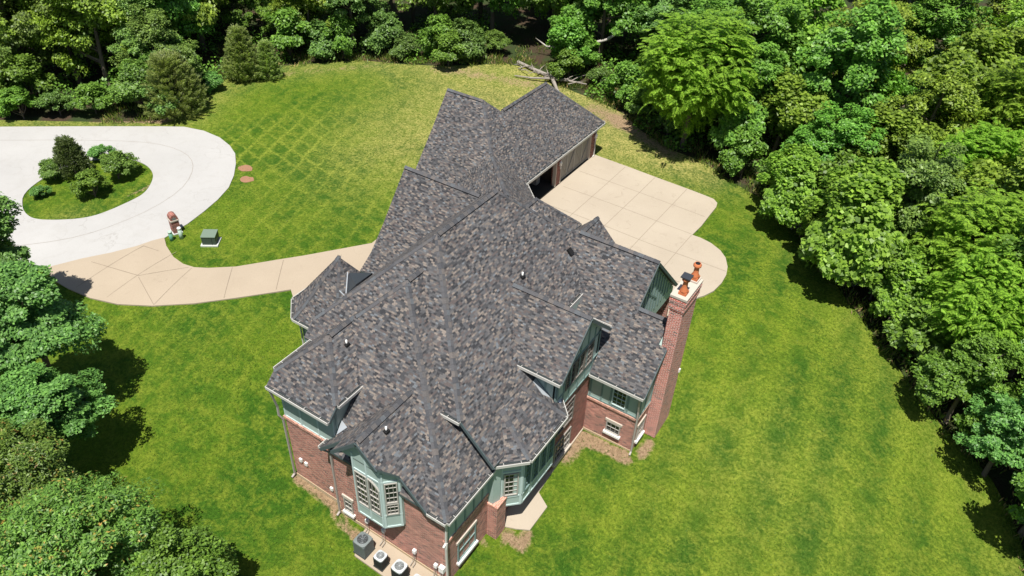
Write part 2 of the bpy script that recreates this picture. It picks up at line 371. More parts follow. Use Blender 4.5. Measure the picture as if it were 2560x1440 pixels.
    c = t.mix(n1, (.34, .288, .225), (.425, .368, .292)); c = t.mix(t.ramp(n3, [(.57, 0.), (.75, .6)]), c, (.25, .205, .155)); k = t.math('MULTIPLY_ADD', n2, .4, .78)
    t.base(t.mix(1., c, t.comb(k, k, k), 'MULTIPLY')); t.bump(n2, .3, .01); M['apron'] = t.m
    M['joint'] = plain('concrete_joint', (.22, .18, .135), .95)
    M['soil'] = plain('bare_soil', (.28, .15, .09), .95, var=.3)
ground_mats()

# woodland floor: the sheet everything stands on
N = 110; gx = np.linspace(-150, 120, N); gy = np.linspace(-40, 190, N)
V = [(x, y, terrain(x, y) - .12) for y in gy for x in gx]
F_ = [(j*N+i, j*N+i+1, (j+1)*N+i+1, (j+1)*N+i) for j in range(N-1) for i in range(N-1)]
me = bpy.data.meshes.new('ground'); me.from_pydata(V, [], F_); [setattr(p, 'use_smooth', True) for p in me.polygons]
link('ground', me, None, 'woods', 'structure')

lawn_outer = LAWN_EDGE + [(20, 10), (0, -4), (-30, -6), (-60, 0), (-80, 12)]
lawn = drape('lawn', lawn_outer, 0., .8, 'lawn', attr=lawn_mask)
island = smooth_poly(ISLAND)
drape('road', ROAD, .05, 1.2, 'road', holes=[island], edge=.12)
drive = DRIVE_TOP + [(-30.3, 33.5), (-29.0, 35.5), (-26.5, 37.8), (-24.1, 39.2), (-23.9, 38.4), (-18, 33), (-22, 30), (-25.6, 25.6), (-26.5, 23), (-28.8, 22.8)] + DRIVE_BOT[::-1]
drape('driveway', drive, .085, 1., 'drive', edge=.12)
apron = [(-24.0, 50.31)] + APRON + [(-9.9, 34), (-10.2, 31.5), (-14, 31.5), (-18.0, 33.02), (-23.9, 38.42)]
drape('parking_apron', apron, .1, 1., 'apron', edge=.12)
PADP = [(-11.7, 18.55), (-10.77, 18.9), (-10.16, 19.22), (-10.12, 20.74), (-10.9, 21.2), (-11.0, 23.5), (-11.05, 26.0), (-11.7, 26.0)]
drape('patio_slab', PADP, .08, .6, 'apron', edge=.1)
def strips(name, segs, w_, lift):
    vs, fs = [], []
    for a, b in segs:
        a, b = Vector(a), Vector(b); d = (b-a); n = max(1, int(d.length/.7)); sd_ = Vector((-d.y, d.x)).normalized()*w_/2
        for i in range(n+1):
            p = a+d*i/n
            for q in (p-sd_, p+sd_): vs.append((q.x, q.y, terrain(q.x, q.y)+lift))
            if i: k = len(vs); fs.append((k-4, k-2, k-1, k-3))
    me = bpy.data.meshes.new(name); me.from_pydata(vs, [], fs); return link(name, me, None, 'joint', 'structure')
js = [((x, 38.6 if x < -20 else 32.5), (x, 50.0)) for x in (-20.87, -18.31, -15.65)] + [((-12.93, 33), (-12.93, 44.5))]
js += [((-23.5, 47.3), (-13.1, 47.3)), ((-23.3, 44.58), (-13, 44.58)), ((-22.9, 41.7), (-9.4, 41.75)), ((-20.5, 38.9), (-10.0, 38.9)), ((-19, 35.9), (-10.3, 35.9))]
strips('apron_joint_lines', js, .03, .106)
strips('driveway_joint_lines', [((-42.46, 17.28), (-42.21, 22.1)), ((-40, 17.62), (-39.91, 22.9)), ((-39.76, 19.9), (-36.78, 18.76)), ((-36.78, 18.76), (-37.66, 22.3)), ((-43.7, 19.25), (-39.87, 19.99)), ((-39.87, 19.99), (-37.89, 22.24)), ((-33.53, 21.38), (-35.45, 23.7)), ((-31.54, 23.71), (-33.4, 26.1)), ((-42.21, 22.1), (-40.9, 22.3)), ((-29.6,24.5),(-31,29.2))], .032, .092)
ring = [(-74, 17), (-68, 21.4), (-63.5, 24.61), (-59.29, 27.84), (-54.79, 30.93), (-52.49, 31.8), (-50.28, 31.91), (-48.59, 31.26), (-47.18, 29.94), (-46.03, 28.02), (-45.57, 25.32), (-45.9, 22.77), (-46.67, 20.65), (-48.25, 18.63), (-51, 16.0), (-55, 12.5)]
def sm_open(p):
    q = [p[0]]
    for a, b in zip(p, p[1:]): q += [(a[0]*.75+b[0]*.25, a[1]*.75+b[1]*.25), (a[0]*.25+b[0]*.75, a[1]*.25+b[1]*.75)]
    return q
ring = sm_open(ring); strips('road_seam', list(zip(ring, ring[1:])), .022, .057)

# ------------------------------------------------------------------ house
house = empty('brick_house', (-16, 26, 0), 'large red brick and sage green house with steep grey shingle roofs', 'house')
HP = Vector(house.location)
class HB(MB):
    def build(s, name, mat, parent=None, **k):
        o = MB.build(s, name, mat, parent or house, **k)
        pl = (parent or house)
        if pl is house: o.matrix_parent_inverse = Matrix.Translation(-HP)
        return o
TH = (0, 0, -.14)
def roof(name, polys, label=None):
    b = HB()
    for p in polys:
        # extruded plates: shingle top, dark board edges
        P = [Vector(q) for q in p]; n = Vector((0, 0, 0))
        for i in range(len(P)): n += P[i].cross(P[(i+1) % len(P)])
        if n.z < 0: P = P[::-1]
        b.k = 0; b.face(P); b.k = 1
        Q = [q+Vector(TH) for q in P]; b.face(Q[::-1])
        for i in range(len(P)): j = (i+1) % len(P); b.face([P[i], Q[i], Q[j], P[j]])
    o = b.build(name, ['shingle', 'grey_board'])
    if label: o['label'] = label
    return o
main_roof = roof('roof', [
    [(-17.9, 22.5, 10.2), (-22.1, 18.3, 6), (-22.1, 17.65, 5.35), (-13.05, 17.65, 5.35)],
    [(-17.9, 22.5, 10.2), (-13.05, 17.65, 5.35), (-11.3, 17.65, 3.6), (-11.3, 22.75, 3.6), (-13.14, 22.75, 5.44), (-13.14, 31.96, 5.44), (-17.9, 27.2, 10.2)],
    [(-17.9, 27.2, 10.2), (-13.14, 31.96, 5.44), (-22.1, 31.96, 5.44), (-22.1, 31.4, 6)],
    [(-17.9, 22.5, 10.2), (-17.9, 27.2, 10.2), (-22.1, 31.4, 6), (-22.1, 18.3, 6)]])
bA, bB = (-12.35, 19.7, 4.68), (-12.35, 21.4, 4.68)
b0, b1, b2, b3 = (-11.45, 17.9, 3.42), (-10.37, 19.03, 3.38), (-10.37, 22.1, 3.38), (-11.1, 22.85, 3.42)
roof('bay_roof', [[bA, b1, b2, bB], [bA, b0, b1], [bA, (-12.6, 18.0, 4.85), b0], [bB, b2, b3], [bB, b3, (-12.3, 22.9, 4.6)]])
roof('front_hip_roof', [
    [(-17.85, 20.25, 9), (-17.85, 22.5, 9), (-13.5, 22.5, 4.86), (-11.55, 18.2, 3), (-11.55, 14.65, 3)],
    [(-17.85, 20.25, 9), (-11.55, 14.65, 3), (-18.0, 14.65, 3), (-18.0, 16.5, 4.98), (-19.6, 17.5, 6.05), (-19.6, 18.6, 7.23)],
    [(-17.85, 20.25, 9), (-19.6, 18.6, 7.23), (-19.6, 22.5, 7.23), (-17.85, 22.5, 9)]])
roof('wing_roof', [
    [(-19.73, 17.04, 7.1), (-21.6, 15.3, 5.36), (-21.62, 14.8, 4.85), (-17.86, 14.8, 4.85), (-17.88, 15.3, 5.36)],
    [(-19.73, 17.04, 7.1), (-17.88, 15.3, 5.36), (-17.88, 17.55, 5.36), (-19.73, 19.5, 7.1)],
    [(-19.73, 17.04, 7.1), (-19.73, 19.5, 7.1), (-21.6, 19.5, 5.36), (-21.6, 15.3, 5.36)]])
roof('gable_roof', [
    [(-15.47, 13.93, 5.97), (-14.5, 13.93, 5.0), (-13.87, 14.56, 4.37), (-12.5, 14.56, 3.0), (-12.5, 16, 3.0), (-15.47, 18, 5.97)],
    [(-15.47, 13.93, 5.97), (-15.47, 18, 5.97), (-17.95, 17.2, 3.49), (-17.95, 15.25, 3.49), (-18.45, 15.1, 2.99), (-18.45, 14.56, 2.99), (-16.97, 14.56, 4.47), (-16.97, 13.93, 4.47)]])
roof('dormer_roof', [
    [(-15.7, 24.4, 7.53), (-13.3, 22.05, 5.3), (-10.7, 22.05, 5.3), (-10.7, 24.4, 7.53)],
    [(-15.7, 24.4, 7.53), (-10.7, 24.4, 7.53), (-10.7, 26.75, 5.3), (-13.3, 26.75, 5.3)]])
roof('side_wing_roof', [
    [(-15.2, 30.17, 7.5), (-14.6, 26.6, 3.93), (-11.0, 26.6, 3.93), (-11.0, 25.64, 2.97), (-7.98, 25.64, 2.97), (-7.98, 27.5, 4.83), (-8.42, 27.5, 4.83), (-8.42, 28.4, 5.73), (-10.05, 28.4, 5.73), (-10.05, 30.17, 7.5)],
    [(-15.2, 30.17, 7.5), (-10.05, 30.17, 7.5), (-10.05, 34.4, 3.27), (-15.2, 34.4, 3.27)],
    [(-10.25, 28.4, 5.73), (-8.42, 28.4, 5.73), (-8.42, 31.1, 3.03), (-10.25, 31.1, 3.03)]])
roof('rear_wing_roof', [
    [(-19.3, 29, 6), (-17.2, 29, 3.9), (-17.2, 35.76, 3.9), (-19.3, 33.66, 6)],
    [(-19.3, 29, 6), (-19.3, 33.66, 6), (-21.4, 35.76, 3.9), (-21.4, 29, 3.9)],
    [(-19.3, 33.66, 6), (-17.2, 35.76, 3.9), (-21.4, 35.76, 3.9)]])
roof('entry_gable_roof', [
    [(-16.05, 31, 5), (-18.2, 31, 2.85), (-18.2, 35.45, 2.85), (-16.05, 35.45, 5)],
    [(-16.05, 31, 5), (-16.05, 35.45, 5), (-13.9, 35.45, 2.85), (-13.9, 31, 2.85)]])
roof('breezeway_roof', [
    [(-25.3, 37.75, 5.2), (-20.2, 32.65, 5.2), (-17.9, 34.0, 2.8), (-23.45, 39.3, 2.8)],
    [(-25.3, 37.75, 5.2), (-27.4, 36.4, 2.8), (-22.2, 31.2, 2.8), (-20.2, 32.65, 5.2)]])
roof('garage_roof', [
    [(-30.95, 40.5, 7.14), (-30.72, 38.43, 5.07), (-30.55, 36.2, 2.84), (-23.6, 36.2, 2.84), (-27.86, 40.5, 7.14)],
    [(-27.86, 40.5, 7.14), (-23.52, 36.16, 2.8), (-23.52, 50.88, 2.8), (-27.02, 47.38, 6.3), (-27.02, 41.34, 6.3)],
    [(-27.02, 47.38, 6.3), (-23.52, 50.88, 2.8), (-30.5, 50.88, 2.8)],
    [(-27.02, 47.38, 6.3), (-30.5, 50.88, 2.8), (-30.5, 44.8, 2.8), (-27.02, 41.34, 6.3)],
    [(-30.95, 40.5, 7.14), (-27.86, 40.5, 7.14), (-27.02, 41.34, 6.3), (-30.6, 44.6, 2.94)]])
roof('long_gable_roof', [
    [(-26.0, 29.92, 7.5), (-20.4, 29.92, 7.5), (-18.5, 27.62, 4.77), (-25.92, 27.62, 4.77)],
    [(-25.92, 27.62, 4.77), (-18.5, 27.62, 4.77), (-18.5, 26.44, 3.5), (-25.9, 26.44, 3.5)],
    [(-25.9, 26.44, 3.5), (-18.5, 26.44, 3.5), (-18.5, 25.45, 2.74), (-25.95, 25.45, 2.74)],
    [(-26.0, 29.92, 7.5), (-26.0, 34.2, 3.2), (-20.4, 34.2, 3.2), (-20.4, 29.92, 7.5)]])
T = [(-25.93, 20.23), (-23.05, 20.23), (-21.9, 21.38), (-21.9, 23.78), (-23.05, 24.93), (-25.93, 24.93), (-27.08, 23.78), (-27.08, 21.38)]
TA = (-24.49, 22.58, 6.05)
def flare(p, k=.80): return (TA[0]+(p[0]-TA[0])*k, TA[1]+(p[1]-TA[1])*k, 2.8+(1-k)*2.75)
roof('tower_roof', sum([[[TA, flare(T[i]), flare(T[(i+1) % 8])], [flare(T[i]), (*T[i], 2.8), (*T[(i+1) % 8], 2.8), flare(T[(i+1) % 8])]] for i in range(8)], []))

# ridge and hip caps: overlapping bent shingles, with a dark vent strip under level ridges
def caps(segs, name='ridge_cap'):
    for a, c, g1, g2, vent in segs:
        b = HB(); v = HB()
        a, c = Vector(a), Vector(c); d = (c-a); L = d.length; d.normalize()
        sides = []
        for g in (g1, g2):
            n = Vector((g[0], g[1], 1)).normalized(); s_ = n.cross(d)
            gl = Vector((g[0], g[1], 0)); s_ = s_ if s_.dot(gl) > 0 or abs(s_.dot(gl)) < 1e-6 else -s_
            sides.append((s_.normalized(), n))
        nn = (sides[0][1]+sides[1][1]).normalized(); k = max(1, round(L/.27)); lift = .055 if vent else .012
        for i in range(k):
            p = a+d*(L*i/k); q = a+d*(L*(i+1)/k+.03); e = .018
            for s_, n in sides:
                P = [p+nn*(lift+e), q+nn*(lift), q+s_*.14+n*(lift), p+s_*.14+n*(lift+e)]
                if (P[1]-P[0]).cross(P[2]-P[0]).dot(n) < 0: P = P[::-1]
                b.face(P); b.face([x - n*.02 for x in P][::-1])
                E0, E1 = (p+nn*(lift+e)), (p+s_*.14+n*(lift+e)); b.face([E0, E1, E1-n*(e+.03), E0-nn*(e+.03)])
                F0, F1 = P[2], P[3]; b.face([F0, F0-n*.02, F1-n*.02, F1])
        if vent:
            for s_, n in sides:
                v.prism([a+s_*.05+n*.04, c+s_*.05+n*.04, c+s_*.14+n*.04, a+s_*.14+n*.04], -n*.038)
        b.build(name, 'cap')
        if v.v: v.build('ridge_vent', 'black')
X_, Y_, x_, y_ = (1, 0), (0, 1), (-1, 0), (0, -1)
caps([((-17.9, 22.55, 10.2), (-17.9, 27.2, 10.2), X_, x_, 1), ((-17.85, 20.3, 9.02), (-17.85, 21.3, 9.02), X_, x_, 1), ((-19.73, 17.1, 7.12), (-19.73, 18.6, 7.12), X_, x_, 1),
      ((-15.47, 14.0, 5.98), (-15.47, 17.3, 5.98), X_, x_, 1), ((-14.9, 24.4, 7.54), (-10.72, 24.4, 7.54), Y_, y_, 1), ((-14.5, 30.17, 7.51), (-10.06, 30.17, 7.51), Y_, y_, 1),
      ((-10.0, 28.4, 5.75), (-8.45, 28.4, 5.75), Y_, y_, 1), ((-19.3, 32.2, 6.01), (-19.3, 33.64, 6.01), X_, x_, 1), ((-16.05, 33.5, 5.01), (-16.05, 35.43, 5.01), X_, x_, 1),
      ((-24.9, 37.35, 5.21), (-21.5, 33.95, 5.21), (.75, .75), (-.75, -.75), 1), ((-30.9, 40.5, 7.15), (-27.9, 40.5, 7.15), Y_, y_, 1), ((-27.02, 41.6, 6.31), (-27.02, 47.38, 6.31), X_, x_, 1),
      ((-25.98, 29.92, 7.51), (-20.75, 29.92, 7.51), Y_, y_, 1)], 'ridge_cap')
caps([((-13.05, 17.65, 5.35), (-17.9, 22.5, 10.2), X_, y_, 0), ((-22.0, 18.4, 6.1), (-17.9, 22.5, 10.2), x_, y_, 0), ((-17.9, 27.2, 10.2), (-13.5, 31.6, 5.8), X_, Y_, 0),
      ((-11.55, 14.65, 3.0), (-17.85, 20.25, 9.0), (.95, 0), (0, -1.07), 0), ((-19.55, 18.62, 7.25), (-17.85, 20.25, 9.0), x_, (0, -1.07), 0),
      ((-17.88, 15.3, 5.36), (-19.73, 17.04, 7.1), X_, y_, 0), ((-21.6, 15.3, 5.36), (-19.73, 17.04, 7.1), x_, y_, 0), ((-17.3, 35.66, 4.0), (-19.3, 33.66, 6.0), X_, Y_, 0),
      ((-25.35, 38.0, 4.63), (-27.86, 40.5, 7.14), X_, y_, 0), ((-27.05, 41.31, 6.33), (-27.86, 40.5, 7.14), X_, Y_, 0), ((-23.52, 50.88, 2.8), (-27.02, 47.38, 6.3), X_, Y_, 0),
      (b1, bA, (.64, 0), (.4, -.4), 0), (b2, bB, (.64, 0), (.4, .4), 0)] +
     [((*T[i], 2.8), flare(T[i]), (math.cos(PI*(5+2*i)/4)*.8, math.sin(PI*(5+2*i)/4)*.8), (math.cos(PI*(6+2*i)/4)*.8, math.sin(PI*(6+2*i)/4)*.8), 0) for i in (0, 1, 2, 7)] +
     [(flare(T[i]), TA, (math.cos(PI*(5+2*i)/4)*1.36, math.sin(PI*(5+2*i)/4)*1.36), (math.cos(PI*(6+2*i)/4)*1.36, math.sin(PI*(6+2*i)/4)*1.36), 0) for i in (0, 1, 2, 7)], 'hip_cap')

# gutters (open troughs) and rake boards
def gutter(a, b, out, mat='gutter'):
    """trough along a-b, hung on the outer side `out`"""
    g = HB(); a, b = Vector(a), Vector(b); o = Vector((*out, 0)).normalized(); d = (b-a).normalized()
    z0 = Vector((0, 0, -.05)); w_ = .115
    g.k = 0
    A, B = a+z0+o*.005-Vector((0,0,.03)), b+z0+o*.005-Vector((0,0,.03))
    g.prism([A, B, B+o*w_, A+o*w_], (0, 0, -.09))                       # bottom tray
    g.prism([A+o*w_, B+o*w_, B+o*(w_+.022), A+o*(w_+.022)], (0, 0, -.09)); g.prism([A+o*(w_-.0)+Vector((0, 0, .075)), B+o*w_+Vector((0, 0, .075)), B+o*(w_+.03)+Vector((0, 0, .075)), A+o*(w_+.03)+Vector((0, 0, .075))], (0, 0, -.075))
    L = (b-a).length; n = max(1, int(L/.75))
    for i in range(n): g.bar(A+d*(L*(i+.5)/n)+Vector((0, 0, .075)), A+d*(L*(i+.5)/n)+o*(w_+.02)+Vector((0, 0, .075)), .02, .02)
    for e, sg in ((A, -1), (B, 1)): g.prism([e, e+o*w_, e+o*w_+Vector((0, 0, .07)), e+Vector((0, 0, .07))], d*sg*.012)
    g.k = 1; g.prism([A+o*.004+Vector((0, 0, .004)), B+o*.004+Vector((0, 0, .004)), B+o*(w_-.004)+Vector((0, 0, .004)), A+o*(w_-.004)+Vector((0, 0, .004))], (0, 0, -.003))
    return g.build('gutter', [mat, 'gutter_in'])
gutter((-21.6, 14.8, 4.85), (-17.86, 14.8, 4.85), (0, -1)); gutter((-17.88, 15.35, 5.36), (-17.88, 17.5, 5.36), (1, 0))
gutter((-21.62, 15.4, 5.36), (-21.62, 19, 5.36), (-1, 0))
gutter((-12.5, 14.65, 3), (-11.55, 14.65, 3), (0, -1)); gutter((-11.55, 14.65, 3), (-11.55, 18.0, 3), (1, 0))
gutter((-14.3, 17.65, 5.35), (-13.05, 17.65, 5.35), (0, -1)); gutter(b0, b1, (1, -1)); gutter(b1, b2, (1, 0)); gutter(b2, b3, (1, 1))
gutter((-18.45, 14.56, 2.99), (-18.45, 15.1, 2.99), (-1, 0))
gutter((-13.2, 22.05, 5.3), (-10.72, 22.05, 5.3), (0, -1)); gutter((-13.2, 26.75, 5.3), (-10.72, 26.75, 5.3), (0, 1))
gutter((-13.14, 26.6, 5.44), (-13.14, 28.45, 5.44), (1, 0)); gutter((-10.95, 25.64, 2.97), (-7.98, 25.64, 2.97), (0, -1))
gutter((-23.52, 39.4, 2.8), (-23.52, 50.8, 2.8), (1, 0)); gutter((-23.4, 39.25, 2.8), (-21.9, 37.82, 2.8), (.7, .7)); gutter((-23.52, 50.88, 2.8), (-30.5, 50.88, 2.8), (0, 1))
gutter((-25.93, 20.23, 2.8), (-23.05, 20.23, 2.8), (0, -1)); gutter((-27.08, 21.38, 2.8), (-25.93, 20.23, 2.8), (-1, -1)); gutter((-27.08, 23.78, 2.8), (-27.08, 21.38, 2.8), (-1, 0))

def boards(name, segs, wd=.045, ht=.15, mat='grey_board'):
    for a, c in segs: b = HB(); b.bar(a, c, wd, ht); b.build(name, mat)
boards('rake_board', [((-14.5, 13.91, 4.87), (-15.47, 13.91, 5.84)), ((-16.97, 13.91, 4.34), (-15.47, 13.91, 5.84)), ((-13.85, 14.54, 4.2), (-12.5, 14.54, 2.87)), ((-18.45, 14.54, 2.86), (-16.97, 14.54, 4.34)),
    ((-11.3, 17.63, 3.47), (-13.05, 17.63, 5.22)), ((-17.86, 14.8, 4.72), (-17.86, 15.3, 5.22))])
boards('rake_board', [((-10.68, 22.05, 5.17), (-10.68, 24.4, 7.4)), ((-10.68, 24.4, 7.4), (-10.68, 26.75, 5.17)), ((-10.03, 28.4, 5.6), (-10.03, 30.17, 7.37)), ((-10.03, 30.17, 7.37), (-10.03, 34.4, 3.14)), ((-7.96, 25.64, 2.84), (-7.96, 27.5, 4.7))])

# walls -------------------------------------------------------------
def facade(name, o, ux, poly, mat, thick=.22):
    """poly of (u, z) standing on plan point o along unit direction ux; the outside is to the right of ux seen from above -> (ux.y, -ux.x)"""
    ux = Vector((*ux, 0)).normalized(); nrm = Vector((ux.y, -ux.x, 0)); o = Vector((*o, 0)); b = HB()
    P = [o+ux*u+Vector((0, 0, z)) for u, z in poly]
    n = (P[1]-P[0]).cross(P[2]-P[1])
    if n.dot(nrm) < 0: P = P[::-1]
    b.prism(P, -nrm*thick); return b.build(name, mat)
def battens(o, ux, us, z0, z1, rails=(), mat='green_trim', wd=.09, prj=.035):
    """vertical boards at us (z1 may be a function of u) plus horizontal rails (u0,u1,z)"""
    ux = Vector((*ux, 0)).normalized(); nrm = Vector((ux.y, -ux.x, 0)); o = Vector((*o, 0)); b = HB()
    for u in us:
        zt = z1(u) if callable(z1) else z1; zb = z0(u) if callable(z0) else z0
        if zt-zb > .1: b.bar(o+ux*u+nrm*prj/2+Vector((0, 0, zb)), o+ux*u+nrm*prj/2+Vector((0, 0, zt)), wd, prj, nrm)
    for u0, u1, z, *h in rails:
        b.bar(o+ux*u0+nrm*(prj/2+.004)+Vector((0, 0, z)), o+ux*u1+nrm*(prj/2+.004)+Vector((0, 0, h[0] if h else z)), prj, wd)
    return b.build('timber_batten', mat)
LX, LY, RX = (1, 0), (0, 1), (-1, 0)
# left wing
facade('wall', (-21.35, 15.2), LX, [(0, -2.6), (3.3, -2.6), (3.3, 2.6), (0, 2.6)], 'brick')
facade('boarded_wall', (-21.35, 15.22), LX, [(0, 2.6), (3.3, 2.6), (3.3, 5.0), (0, 5.0)], 'green')
battens((-21.35, 15.22), LX, [.05, 1.1, 2.2, 3.22], 2.62, 4.75, [(0, 3.3, 2.68), (0, 3.3, 4.55)], 'green_light')
facade('brick_sill_course', (-21.4, 15.12), LX, [(0, 2.5), (3.35, 2.5), (3.35, 2.66), (0, 2.66)], 'soldier')
facade('boarded_wall', (-18.04, 15.25), LY, [(0, 2.5), (2.6, 2.5), (2.6, 5.3), (0, 5.3)], 'green')
battens((-18.04, 15.25), LY, [.06, 1.1, 2.1], 2.6, 5.2, [(0, 2.4, 3.3)])
facade('wall', (-21.35, 19.6), (0, -1), [(0, -2.2), (4.37, -2.2), (4.37, 5.3), (0, 5.3)], 'brick')
# gable wing front: brick to the rakes
facade('wall', (-18.12, 14.9), LX, [(0, -2.9), (6.3, -2.9), (6.3, 2.75), (5.75, 2.75), (2.65, 5.75), (.02, 3.05), (0, 3.0)], 'brick')
facade('foundation', (-18.13, 14.87), LX, [(0, -2.9), (6.32, -2.9), (6.32, -1.82), (0, -1.72)], 'foundation', .1)
facade('foundation', (-21.37, 15.17), LX, [(0, -2.6), (3.2, -2.6), (3.2, -1.66), (0, -1.55)], 'foundation', .1)
facade('wall', (-18.13, 17.5), (0, -1), [(0, -2), (2.57, -2), (2.57, 2.9), (0, 2.9)], 'brick')
# green projecting bay on the gable
def prism_wall(name, plan, z0, z1, mat):
    b = HB(); n = len(plan); P = [Vector((*p, z1)) for p in plan]; b.prism(P, (0, 0, z0-z1)); return b.build(name, mat)
bayp = [(-16.75, 14.9), (-16.1, 14.2), (-14.62, 14.2), (-14.03, 14.78), (-14.03, 14.9)]
prism_wall('bay_body', [(-16.75, 14.9), (-16.75, 14.85), (-16.12, 14.2), (-14.62, 14.2), (-14.03, 14.78), (-14.03, 14.9)], .6, 4.35, 'green')
facade('bay_gable', (-16.75, 14.2), LX, [(.0, 4.3), (2.2, 4.3), (2.2, 4.85), (1.28, 5.78), (.0, 4.5)], 'green')
battens((-16.12, 14.2), LX, [.04, .78, 1.46], .62, lambda u: 5.0 if u > .5 and u < 1 else 4.7, [(0, 1.5, .68), (0, 1.5, 1.32), (0, 1.5, 3.72)], 'green_light', .1)
battens((-14.62, 14.2), (.71, .70), [.05, .76], .62, 4.3, [(0, .82, .68), (0, .82, 1.5), (0, .82, 3.75)], 'green_light', .1)

def window(o, ux, u0, u1, z0, z1, nx, nz, frame='frame', sill=None, glassm='glass', rail=True, arch=None, bw=.034, lintel=None):
    """framed window with glazing bars: part window > pane, sill, lintel"""
    ux = Vector((*ux, 0)).normalized(); nrm = Vector((ux.y, -ux.x, 0)); o = Vector((*o, 0)); b = HB()
    def P(u, z, d): return o+ux*u+nrm*d+Vector((0, 0, z))
    def top(u): return z1 if arch is None else z1 - arch*((u-arch_c)/(u1-u0))**2*1.0
    arch_c = u0
    def bar(ua, za, ub, zb_, wd, d=.05): b.bar(P(ua, za, d/2+.004), P(ub, zb_, d/2+.004), wd, d, nrm)
    ft = .055
    bar(u0+ft/2, z0, u0+ft/2, top(u0), ft, .07); bar(u1-ft/2, z0, u1-ft/2, top(u1), ft, .07); bar(u0+ft, z0+ft/2, u1-ft, z0+ft/2, ft, .066)
    if arch is None: bar(u0+ft, z1-ft/2, u1-ft, z1-ft/2, ft, .066)
    else:
        K = 6
        for i in range(K): ua, ub = u0+(u1-u0)*i/K, u0+(u1-u0)*(i+1)/K; bar(ua, top(ua)-.03, ub, top(ub)-.03, ft*1.2, .072)
    for i in range(1, nx): u = u0+(u1-u0)*i/nx; bar(u, z0+ft, u, top(u)-ft*.6, bw*.55, .035)
    for i in range(1, nz):
        z = z0+(z1-z0)*i/nz; k = rail and i == nz//2
        if arch is None or z < top(u1)-.1: bar(u0+ft, z, u1-ft, z, bw*(1.2 if k else .55), .05 if k else .033)
    w_ = b.build('window', frame)
    g = MB(); K = 6 if arch else 1
    pts = [P(u0+.02, z0+.02, .004)] + [P(u1-.02, z0+.02, .004)] + [P(u1-.02-(u1-u0-.04)*i/K, top(u1-(u1-u0)*i/K)-.02, .004) for i in range(K+1)]
    g.prism(pts, -nrm*.02); o2 = g.build('pane', glassm, w_);
    if sill:
        s_ = MB(); s_.bar(P(u0-.08, z0-.07, .06), P(u1+.08, z0-.07, .06), .2, .14); s_.build('sill', sill, w_)
    if lintel:
        s_ = MB(); s_.bar(P(u0-.08, z1+.08, .02), P(u1+.08, z1+.08, .02), .1, .15); s_.build('lintel', lintel, w_)
    return w_
DZ = (0, 0)
window((-16.12, 14.2), LX, .1, .76, 1.45, 3.62, 3, 6, 'frame', bw=.026); window((-16.12, 14.2), LX, .82, 1.42, 1.45, 3.6, 3, 6, 'frame', arch=.42, bw=.026)
window((-14.62, 14.2), (.71, .70), .13, .68, 2.35, 3.68, 3, 4, 'frame', rail=False) ; window((-14.62, 14.2), (.71, .70), .13, .68, 1.55, 2.3, 3, 3, 'frame', rail=False)
window((-18.12, 14.9), LX, .33, .86, -1.35, -.35, 2, 3, 'frame', 'white', lintel='stone')
# right flank of the gable wing
facade('wall', (-11.79, 14.925), LY, [(0, -2.9), (3.2, -2.9), (3.2, 1.1), (0, 1.1)], 'brick')
facade('boarded_wall', (-11.795, 14.935), LY, [(0, 1.1), (3.2, 1.1), (3.2, 3.0), (0, 3.0)], 'green')
battens((-11.795, 14.935), LY, [.05, .62, 1.3, 1.95, 2.6, 3.1], 1.1, 2.9, [(0, 3.15, 2.75)])
facade('brick_sill_course', (-11.74, 14.86), LY, [(0, .95), (3.2, .95), (3.2, 1.1), (0, 1.1)], 'soldier')
window((-11.8, 14.9), LY, .75, 2.1, -1.35, .02, 3, 2, 'green_trim', 'white', 'screen', lintel='stone', bw=.04)
# short boarded wall under the main hip
facade('boarded_wall', (-14.6, 17.95), LX, [(0, 2.5), (3.0, 2.5), (3.0, 3.55), (1.6, 5.0), (0, 5.1)], 'green')
# brick pier and the big side bay
b = HB(); b.box((-11.5, 18.3, -.9), (.54, .74, 2.5)); pier = b.build('brick_pier', 'brick')
b = MB(); b.box((-11.5, 18.3, .42), (.60, .80, .12)); b.build('pier_cap', 'soldier', pier)
SB = [(-11.8, 17.97), (-11.52, 17.97), (-11.38, 18.36), (-11.45, 18.51), (-10.75, 19.2), (-10.75, 22.0), (-11.3, 22.55), (-11.8, 22.55)]
prism_wall('bay_body', SB, -.28, 3.3, 'green')
battens((-11.48, 18.48), (1, 1), [.05, .97], -.26, 3.2, [(0, 1.02, -.2), (0, 1.02, .42), (0, 1.02, 2.2)], 'green_light', .1)
window((-11.48, 18.48), (1, 1), .17, .84, .55, 2.1, 3, 5, 'frame', rail=False)
battens((-10.75, 19.2), LY, [.05, .74, 1.43, 2.1, 2.75], -.26, 3.2, [(0, 2.8, -.2), (0, 2.8, .42), (0, 2.8, 2.75)], 'green_light', .1)
for i in range(4): window((-10.75, 19.2), LY, .13+i*.69, .66+i*.69, .55, 2.65, 3, 6, 'green_trim', glassm='screen', rail=False, bw=.025)
facade('wall', (-11.7, 18.3), LY, [(0, -2.6), (4.6, -2.6), (4.6, -.25), (0, -.25)], 'brick_dark')
